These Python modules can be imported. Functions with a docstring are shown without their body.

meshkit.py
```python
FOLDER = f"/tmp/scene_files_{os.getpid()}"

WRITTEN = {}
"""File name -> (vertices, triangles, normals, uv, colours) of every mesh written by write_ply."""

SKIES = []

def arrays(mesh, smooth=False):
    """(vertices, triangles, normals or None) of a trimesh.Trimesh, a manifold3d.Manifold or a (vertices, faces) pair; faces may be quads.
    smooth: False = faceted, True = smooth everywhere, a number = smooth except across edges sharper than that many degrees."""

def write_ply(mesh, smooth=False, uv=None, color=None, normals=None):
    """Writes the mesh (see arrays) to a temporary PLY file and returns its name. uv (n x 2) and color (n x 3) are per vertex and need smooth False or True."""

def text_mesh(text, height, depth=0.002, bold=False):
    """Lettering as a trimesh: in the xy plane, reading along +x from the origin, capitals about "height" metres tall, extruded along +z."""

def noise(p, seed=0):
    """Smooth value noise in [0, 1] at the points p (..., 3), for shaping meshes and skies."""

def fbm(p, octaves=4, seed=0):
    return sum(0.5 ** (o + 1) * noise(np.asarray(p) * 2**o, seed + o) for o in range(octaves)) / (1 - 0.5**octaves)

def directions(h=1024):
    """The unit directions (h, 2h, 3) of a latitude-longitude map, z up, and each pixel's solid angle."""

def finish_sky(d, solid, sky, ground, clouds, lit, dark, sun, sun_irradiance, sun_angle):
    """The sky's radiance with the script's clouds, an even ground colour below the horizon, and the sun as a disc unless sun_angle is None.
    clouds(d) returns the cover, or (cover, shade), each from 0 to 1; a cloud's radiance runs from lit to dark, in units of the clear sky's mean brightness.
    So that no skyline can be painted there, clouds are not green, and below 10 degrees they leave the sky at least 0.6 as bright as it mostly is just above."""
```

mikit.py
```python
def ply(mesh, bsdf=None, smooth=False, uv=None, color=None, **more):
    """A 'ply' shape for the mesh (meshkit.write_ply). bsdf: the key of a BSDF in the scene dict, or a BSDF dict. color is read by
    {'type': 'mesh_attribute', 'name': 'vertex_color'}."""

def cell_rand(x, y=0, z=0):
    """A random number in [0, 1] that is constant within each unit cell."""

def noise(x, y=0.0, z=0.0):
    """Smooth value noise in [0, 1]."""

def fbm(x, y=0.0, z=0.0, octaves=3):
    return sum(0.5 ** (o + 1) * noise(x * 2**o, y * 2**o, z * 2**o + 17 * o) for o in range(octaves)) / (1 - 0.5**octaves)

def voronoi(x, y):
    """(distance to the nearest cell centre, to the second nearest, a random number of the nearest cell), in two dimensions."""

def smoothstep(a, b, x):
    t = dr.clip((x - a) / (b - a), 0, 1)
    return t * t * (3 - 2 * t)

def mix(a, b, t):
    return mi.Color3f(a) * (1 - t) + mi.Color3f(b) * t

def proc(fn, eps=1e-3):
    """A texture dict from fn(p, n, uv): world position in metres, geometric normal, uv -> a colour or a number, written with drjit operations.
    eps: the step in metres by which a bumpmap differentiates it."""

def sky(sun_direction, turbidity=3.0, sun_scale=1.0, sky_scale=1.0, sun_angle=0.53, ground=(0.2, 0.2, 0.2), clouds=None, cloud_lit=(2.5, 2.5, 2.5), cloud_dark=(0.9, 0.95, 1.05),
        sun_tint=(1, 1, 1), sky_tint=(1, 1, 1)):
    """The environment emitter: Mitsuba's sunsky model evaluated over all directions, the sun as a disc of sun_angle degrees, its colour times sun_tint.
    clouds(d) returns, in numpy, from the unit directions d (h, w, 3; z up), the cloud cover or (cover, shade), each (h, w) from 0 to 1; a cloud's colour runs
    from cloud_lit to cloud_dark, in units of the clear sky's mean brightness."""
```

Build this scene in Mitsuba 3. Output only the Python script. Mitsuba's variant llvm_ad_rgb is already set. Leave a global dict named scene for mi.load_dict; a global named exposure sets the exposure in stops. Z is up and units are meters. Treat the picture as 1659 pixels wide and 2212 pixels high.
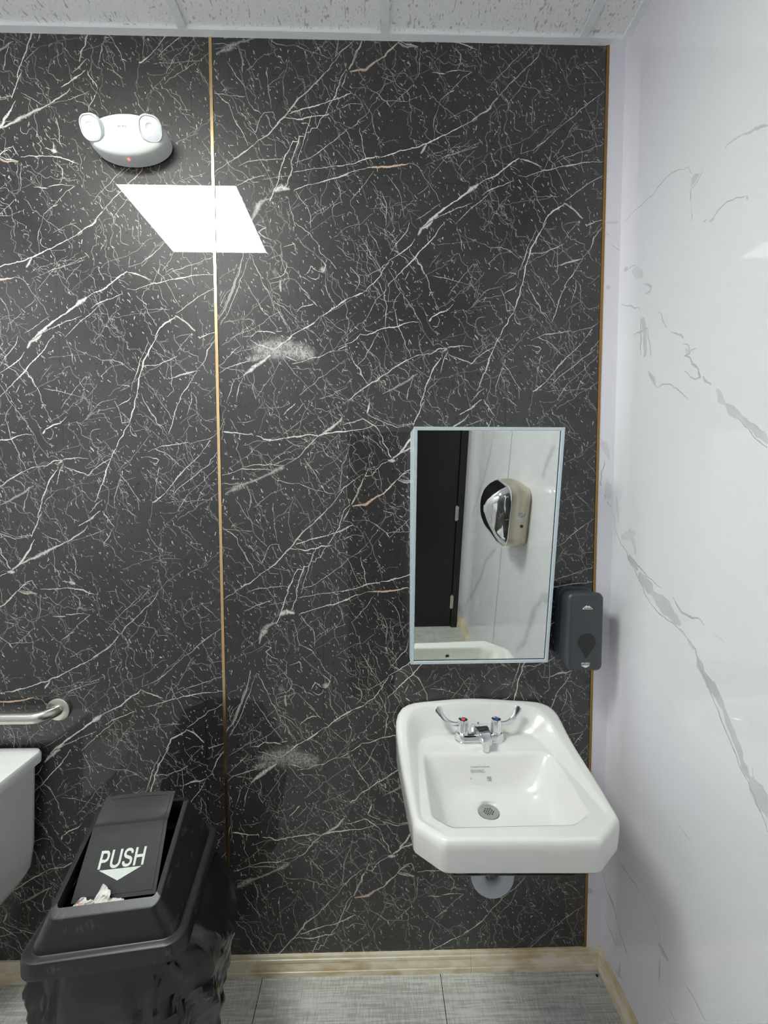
import math
import numpy as np
import trimesh
import drjit as dr
import mitsuba as mi
import manifold3d
from shapely.geometry import Polygon
import mikit
import meshkit
from mikit import noise, fbm, smoothstep, mix

T = mi.ScalarTransform4f
scene, labels = {}, {}
PI = math.pi

# ---------------------------------------------------------------- camera, lamp, exposure
CAM = np.array([0.4984, -1.4513, 1.6763])
PITCH, YAW, ROLL = 0.0559, 0.0224, -0.0009
fwd = np.array([math.sin(YAW) * math.cos(PITCH), math.cos(YAW) * math.cos(PITCH), -math.sin(PITCH)])
rgt = np.array([math.cos(YAW), -math.sin(YAW), 0.0])
upv = np.cross(rgt, fwd)
upv = -math.sin(ROLL) * rgt + math.cos(ROLL) * upv
scene['camera'] = {'type': 'perspective', 'fov': math.degrees(2 * math.atan(829.5 / 960.0)), 'fov_axis': 'x', 'near_clip': 0.02, 'far_clip': 50.0,
                   'to_world': T().look_at(origin=CAM.tolist(), target=(CAM + fwd).tolist(), up=upv.tolist())}
exposure = 0.40
PANEL_RADIANCE = [28.5, 30.0, 28.0]      # the ceiling's LED panel, the room's lamp
PANEL = (-0.679, -0.1305, -1.2746, -0.6646)  # x0, x1, y0, y1

# ---------------------------------------------------------------- room sizes (metres)
XR, XL, YB, H = 1.288, -1.32, -2.06, 3.052   # right wall, left wall, rear wall, ceiling
PW = 1.232                                    # width of a wall panel
HB = 0.072                                    # baseboard height


# ---------------------------------------------------------------- helpers
def put(key, mesh, bsdf, smooth=False, label=None, category=None, group=None, kind=None, **more):
    if mesh is not None:
        scene[key] = mikit.ply(mesh, bsdf, smooth=smooth, **more)
    d = {}
    if label: d['label'] = label
    if category: d['category'] = category
    if group: d['group'] = group
    if kind: d['kind'] = kind
    if d: labels[key] = d


def numbered(base):
    k, n = base, 0
    while k in scene or k in labels:
        n += 1
        k = f'{base}_{n:03d}'
    return k


def cat(*ms):
    return trimesh.util.concatenate(list(ms))


def box(x0, x1, y0, y1, z0, z1):
    b = trimesh.creation.box([x1 - x0, y1 - y0, z1 - z0])
    b.apply_translation([(x0 + x1) / 2, (y0 + y1) / 2, (z0 + z1) / 2])
    return b


def loft(loops, cap0=True, cap1=True):
    """Rings of equal point counts, joined into one surface; the first ring runs counter-clockwise seen from the last."""
    L = [np.asarray(l, float) for l in loops]
    n = len(L[0])
    v = np.vstack(L)
    f = []
    i = np.arange(n)
    j = (i + 1) % n
    for k in range(len(L) - 1):
        a, b = k * n, (k + 1) * n
        f.append(np.stack([a + i, a + j, b + j], 1))
        f.append(np.stack([a + i, b + j, b + i], 1))
    f = np.vstack(f)
    if cap0:
        v = np.vstack([v, L[0].mean(0)])
        f = np.vstack([f, np.stack([np.full(n, len(v) - 1), j, i], 1)])
    if cap1:
        v = np.vstack([v, L[-1].mean(0)])
        m = (len(L) - 1) * n
        f = np.vstack([f, np.stack([np.full(n, len(v) - 1), m + i, m + j], 1)])
    return trimesh.Trimesh(v, f, process=False)


def rrect(hx, hy, r, n=8):
    """Rounded rectangle, counter-clockwise, 4 * n points."""
    r = min(r, hx * 0.999, hy * 0.999)
    t = np.linspace(0, PI / 2, n)
    out = []
    for k, (sx, sy) in enumerate(((1, 1), (-1, 1), (-1, -1), (1, -1))):
        c = np.array([sx * (hx - r), sy * (hy - r)])
        out.append(c + r * np.stack([np.cos(t + k * PI / 2), np.sin(t + k * PI / 2)], 1))
    return np.vstack(out)


def ring(c, r, n=32, ax='z'):
    t = np.linspace(0, 2 * PI, n, endpoint=False)
    a, b = r * np.cos(t), r * np.sin(t)
    o = np.zeros(n)
    p = {'z': (a, b, o), 'y': (a, o, -b), 'x': (o, a, b)}[ax]
    return np.stack(p, 1) + np.asarray(c, float)


def rbox(hx, hy, hz, r, n=5):
    """Rounded box about the origin."""
    loops = []
    t = np.linspace(0, PI / 2, n)
    for a in t:
        d = r * (1 - math.sin(a))
        loops.append((hx - d, hy - d, -hz + r * (1 - math.cos(a))))
    loops += [(a, b, -c) for a, b, c in reversed(loops)]
    return loft([np.c_[rrect(a, b, max(r - (hx - a), 1e-4) if False else r * 0.9), np.full(32, z)] for a, b, z in loops])


def tube(path, rad, sides=20, cap=True):
    p = np.asarray(path, float)
    rad = np.broadcast_to(rad, (len(p),))
    t = np.gradient(p, axis=0)
    t /= np.linalg.norm(t, axis=1, keepdims=True)
    ref = np.array([0, 0, 1.0]) if abs(t[0, 2]) < 0.9 else np.array([1.0, 0, 0])
    a = np.cross(ref, t[0]); a /= np.linalg.norm(a)
    loops = []
    ang = np.linspace(0, 2 * PI, sides, endpoint=False)
    for k in range(len(p)):
        a = a - t[k] * (a @ t[k]); a /= np.linalg.norm(a)
        b = np.cross(t[k], a)
        loops.append(p[k] + rad[k] * (np.cos(ang)[:, None] * a + np.sin(ang)[:, None] * b))
    return loft(loops, cap, cap)


def curve(pts, n=40):
    from scipy.interpolate import CubicSpline
    p = np.asarray(pts, float)
    s = np.r_[0, np.cumsum(np.linalg.norm(np.diff(p, axis=0), axis=1))]
    return CubicSpline(s, p)(np.linspace(0, s[-1], n))


def lathe(profile, c=(0, 0, 0), n=48, ax='z'):
    """profile: (radius, height) from low to high."""
    c = np.asarray(c, float)
    k = {'z': 2, 'y': 1, 'x': 0}[ax]
    loops = []
    for r, h in profile:
        o = c.copy(); o[k] += h
        loops.append(ring(o, max(r, 1e-5), n, ax))
    return loft(loops)


def frame(mesh, o, ex, ey, ez):
    """The mesh with its axes laid along ex, ey, ez from o."""
    m = np.eye(4)
    m[:3, 0], m[:3, 1], m[:3, 2], m[:3, 3] = ex, ey, ez, o
    out = mesh.copy()
    out.vertices = np.asarray(mesh.vertices) @ m[:3, :3].T + m[:3, 3]
    return out


def flat(points, depth):
    """Extruded outline in the xy plane."""
    return trimesh.creation.extrude_polygon(Polygon(points), depth, engine='earcut')


def lettering(text, height, width=None, depth=0.0008, bold=True):
    m = meshkit.text_mesh(text, height, depth, bold)
    m.vertices -= [m.bounds[0][0], 0, 0]
    w = m.bounds[1][0]
    if width:
        m.vertices = np.asarray(m.vertices) * [width / w, 1, 1]
        w = width
    m.vertices -= [w / 2, 0, 0]
    return m


def tw(d):
    return {'type': 'twosided', 'bsdf': d}


def plain(name, rgb, rough=0.5, spec=0.5, metallic=0.0, **k):
    scene[name] = tw({'type': 'principled', 'base_color': {'type': 'rgb', 'value': list(rgb)}, 'roughness': rough, 'specular': spec, 'metallic': metallic, **k})


# ---------------------------------------------------------------- veined panels
class Veins:
    """A printed vein pattern: tapered strokes laid out on the panel, found through a grid of cells.
    The print repeats every `period` metres up the panel."""

    def __init__(self, strokes, width, z0, z1, cell, K, periodic):
        self.w, self.z0, self.cell, self.K, self.period = width, z0, cell, K, (z1 - z0) if periodic else None
        self.nu, self.nv = int(math.ceil(width / cell)), int(math.ceil((z1 - z0) / cell))
        strokes = list(strokes)
        if periodic:
            P = self.period
            strokes = [(a + np.array([0, s]), b + np.array([0, s]), *r) for a, b, *r in strokes for s in (-2 * P, -P, 0, P, 2 * P)]
        A = [[9, 9, 0.01, 0.01]]; B = [[1e-5, 1e-5, 0, 1e-3]]; R = [0]
        cells = {}
        for a, b, w0, w1, br, soft, tan in strokes:
            m = max(w0, w1) / 2 + abs(soft) + 0.008
            lo, hi = np.minimum(a, b) - m, np.maximum(a, b) + m
            i0, i1 = max(0, int(lo[0] // cell)), min(self.nu - 1, int(hi[0] // cell))
            j0, j1 = max(0, int((lo[1] - z0) // cell)), min(self.nv - 1, int((hi[1] - z0) // cell))
            if i1 < i0 or j1 < j0:
                continue
            k = len(A)
            A.append([a[0], a[1], b[0] - a[0], b[1] - a[1]])
            B.append([w0 / 2, w1 / 2, br, soft])
            R.append(tan)
            d = (b - a); L2 = d @ d + 1e-12
            for i in range(i0, i1 + 1):
                for j in range(j0, j1 + 1):
                    q = np.array([(i + 0.5) * cell, z0 + (j + 0.5) * cell])
                    t = min(1, max(0, (q - a) @ d / L2))
                    if np.linalg.norm(q - a - t * d) < m + cell * 0.71:
                        cells.setdefault((i, j), []).append((br * (max(w0, w1) + 0.001), k))
        G = np.zeros((self.nv, self.nu, K), np.uint32)
        for (i, j), c in cells.items():
            c = [k for _, k in sorted(c, reverse=True)[:K]]
            G[j, i, :len(c)] = c
        self.most = max(map(len, cells.values()))
        self.A, self.B, self.R = mi.Float(np.array(A, np.float32).ravel()), mi.Float(np.array(B, np.float32).ravel()), mi.Float(np.array(R, np.float32))
        self.G = mi.UInt32(G.ravel())
        dr.eval(self.A, self.B, self.R, self.G)

    def __call__(self, u, v, wob):
        """(strength, tan share) at u across and v up; wob: the wander of the strokes in metres."""
        a = noise(u * 55, v * 55, 3.1) - 0.5
        b = noise(u * 55, v * 55, 9.7) - 0.5
        c = noise(u * 260, v * 260, 5.3) - 0.5
        d = noise(u * 260, v * 260, 7.9) - 0.5
        if self.period:
            q = (v - self.z0) / self.period
            v = self.z0 + (q - dr.floor(q)) * self.period
        x, y = u + wob * a + 0.3 * wob * c, v + wob * b + 0.3 * wob * d
        i = dr.clip(mi.Int32(dr.floor(x / self.cell)), 0, self.nu - 1)
        j = dr.clip(mi.Int32(dr.floor((y - self.z0) / self.cell)), 0, self.nv - 1)
        base = mi.UInt32(j * self.nu + i) * self.K
        best, tan, feather = mi.Float(0), mi.Float(0), mi.Float(0)
        for k in range(self.K):
            s = dr.gather(mi.UInt32, self.G, base + k)
            p = dr.gather(mi.Vector4f, self.A, s)
            w = dr.gather(mi.Vector4f, self.B, s)
            qx, qy = x - p[0], y - p[1]
            t = dr.clip((qx * p[2] + qy * p[3]) / (p[2] * p[2] + p[3] * p[3]), 0, 1)
            ex, ey = qx - t * p[2], qy - t * p[3]
            e = dr.sqrt(ex * ex + ey * ey)
            r = w[0] + (w[1] - w[0]) * t
            soft = w[3]
            g = w[2] * smoothstep(r + soft, r - soft * 0.6, e)
            tan = dr.select(g > best, dr.gather(mi.Float, self.R, s), tan)
            feather = dr.select(g > best, soft, feather)
            best = dr.maximum(best, g)
        return best, tan, feather


def strokes_of(text, wide=0.8, soft=0.0006, fuzz=0.004, step=0.014, vary=0.45, seed=3):
    """Strokes from traced lines: each cut into short pieces whose width swells and thins; kind & 1 is feathered, kind & 2 tan."""
    g = np.random.default_rng(seed)
    out = []
    for line in text.split(';'):
        h, *pts = line.split(' ')
        w, b, kind = map(int, h.split(','))
        p = np.array([[float(c) for c in q.split(',')] for q in pts]) / 1000
        w *= 1e-4 * wide
        s = np.r_[0, np.cumsum(np.linalg.norm(np.diff(p, axis=0), axis=1))]
        n = max(2, int(math.ceil(s[-1] / step)))
        q = np.linspace(0, s[-1], n + 1)
        P = np.stack([np.interp(q, s, p[:, 0]), np.interp(q, s, p[:, 1])], 1)
        swell = 1 + vary * np.convolve(g.normal(0, 1, n + 5), np.ones(3) / 2.2, 'same')[2:n + 3]
        ends = np.sin(PI * np.linspace(0.06 if w < 0.012 else 0.12, 0.94 if w < 0.012 else 0.88, n + 1)) ** 0.5
        W = np.clip(w * swell, 0.35 * w, 2.0 * w) * ends
        for k in range(n):
            a = (W[k] + W[k + 1]) / 2
            f = max(soft, 0.42 * a) + fuzz * min(1, w / 0.02) if kind & 1 else soft
            out.append((P[k], P[k + 1], W[k], W[k + 1], b / 100, f, 1.0 if kind & 2 else 0.0))
    return out


def web(seed, width, z0, z1, n_long, n_speck):
    """The print's fine web: thin wandering threads, and short bright flecks that mostly lean the same way."""
    g = np.random.default_rng(seed)
    out = []
    for _ in range(n_long):
        p = np.array([g.uniform(0, width), g.uniform(z0, z1)])
        a = g.choice([g.normal(-1.05, 0.28), g.normal(0.55, 0.25)], p=[0.72, 0.28])
        wig = 0.5 if a < 0 else 0.22
        w, b = g.uniform(0.0006, 0.0013), g.uniform(0.2, 0.5)
        for k in range(g.integers(5, 16)):
            a2 = a + g.normal(0, wig)
            q = p + g.uniform(0.008, 0.02) * np.array([math.cos(a2), math.sin(a2)])
            out.append((p, q, w, w, b, 0.0006, 0.0))
            if g.random() < 0.12:
                a3 = a2 + g.choice([-1, 1]) * g.uniform(0.5, 1.1)
                r = p
                for _ in range(g.integers(2, 5)):
                    s = r + g.uniform(0.006, 0.014) * np.array([math.cos(a3), math.sin(a3)])
                    out.append((r, s, w * 0.8, w * 0.8, b * 0.85, 0.0006, 0.0))
                    r, a3 = s, a3 + g.normal(0, 0.5)
            p = q
    for _ in range(n_speck):
        p = np.array([g.uniform(0, width), g.uniform(z0, z1)])
        a = g.normal(-1.05, 0.45)
        L = g.uniform(0.001, 0.008) if g.random() < 0.85 else g.uniform(0.008, 0.014)
        w = g.uniform(0.001, 0.0024)
        q = p + L * np.array([math.cos(a), math.sin(a)])
        out.append((p, q, w, w * 0.6, g.uniform(0.3, 0.85), 0.0005, 0.0))
    return out


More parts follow.
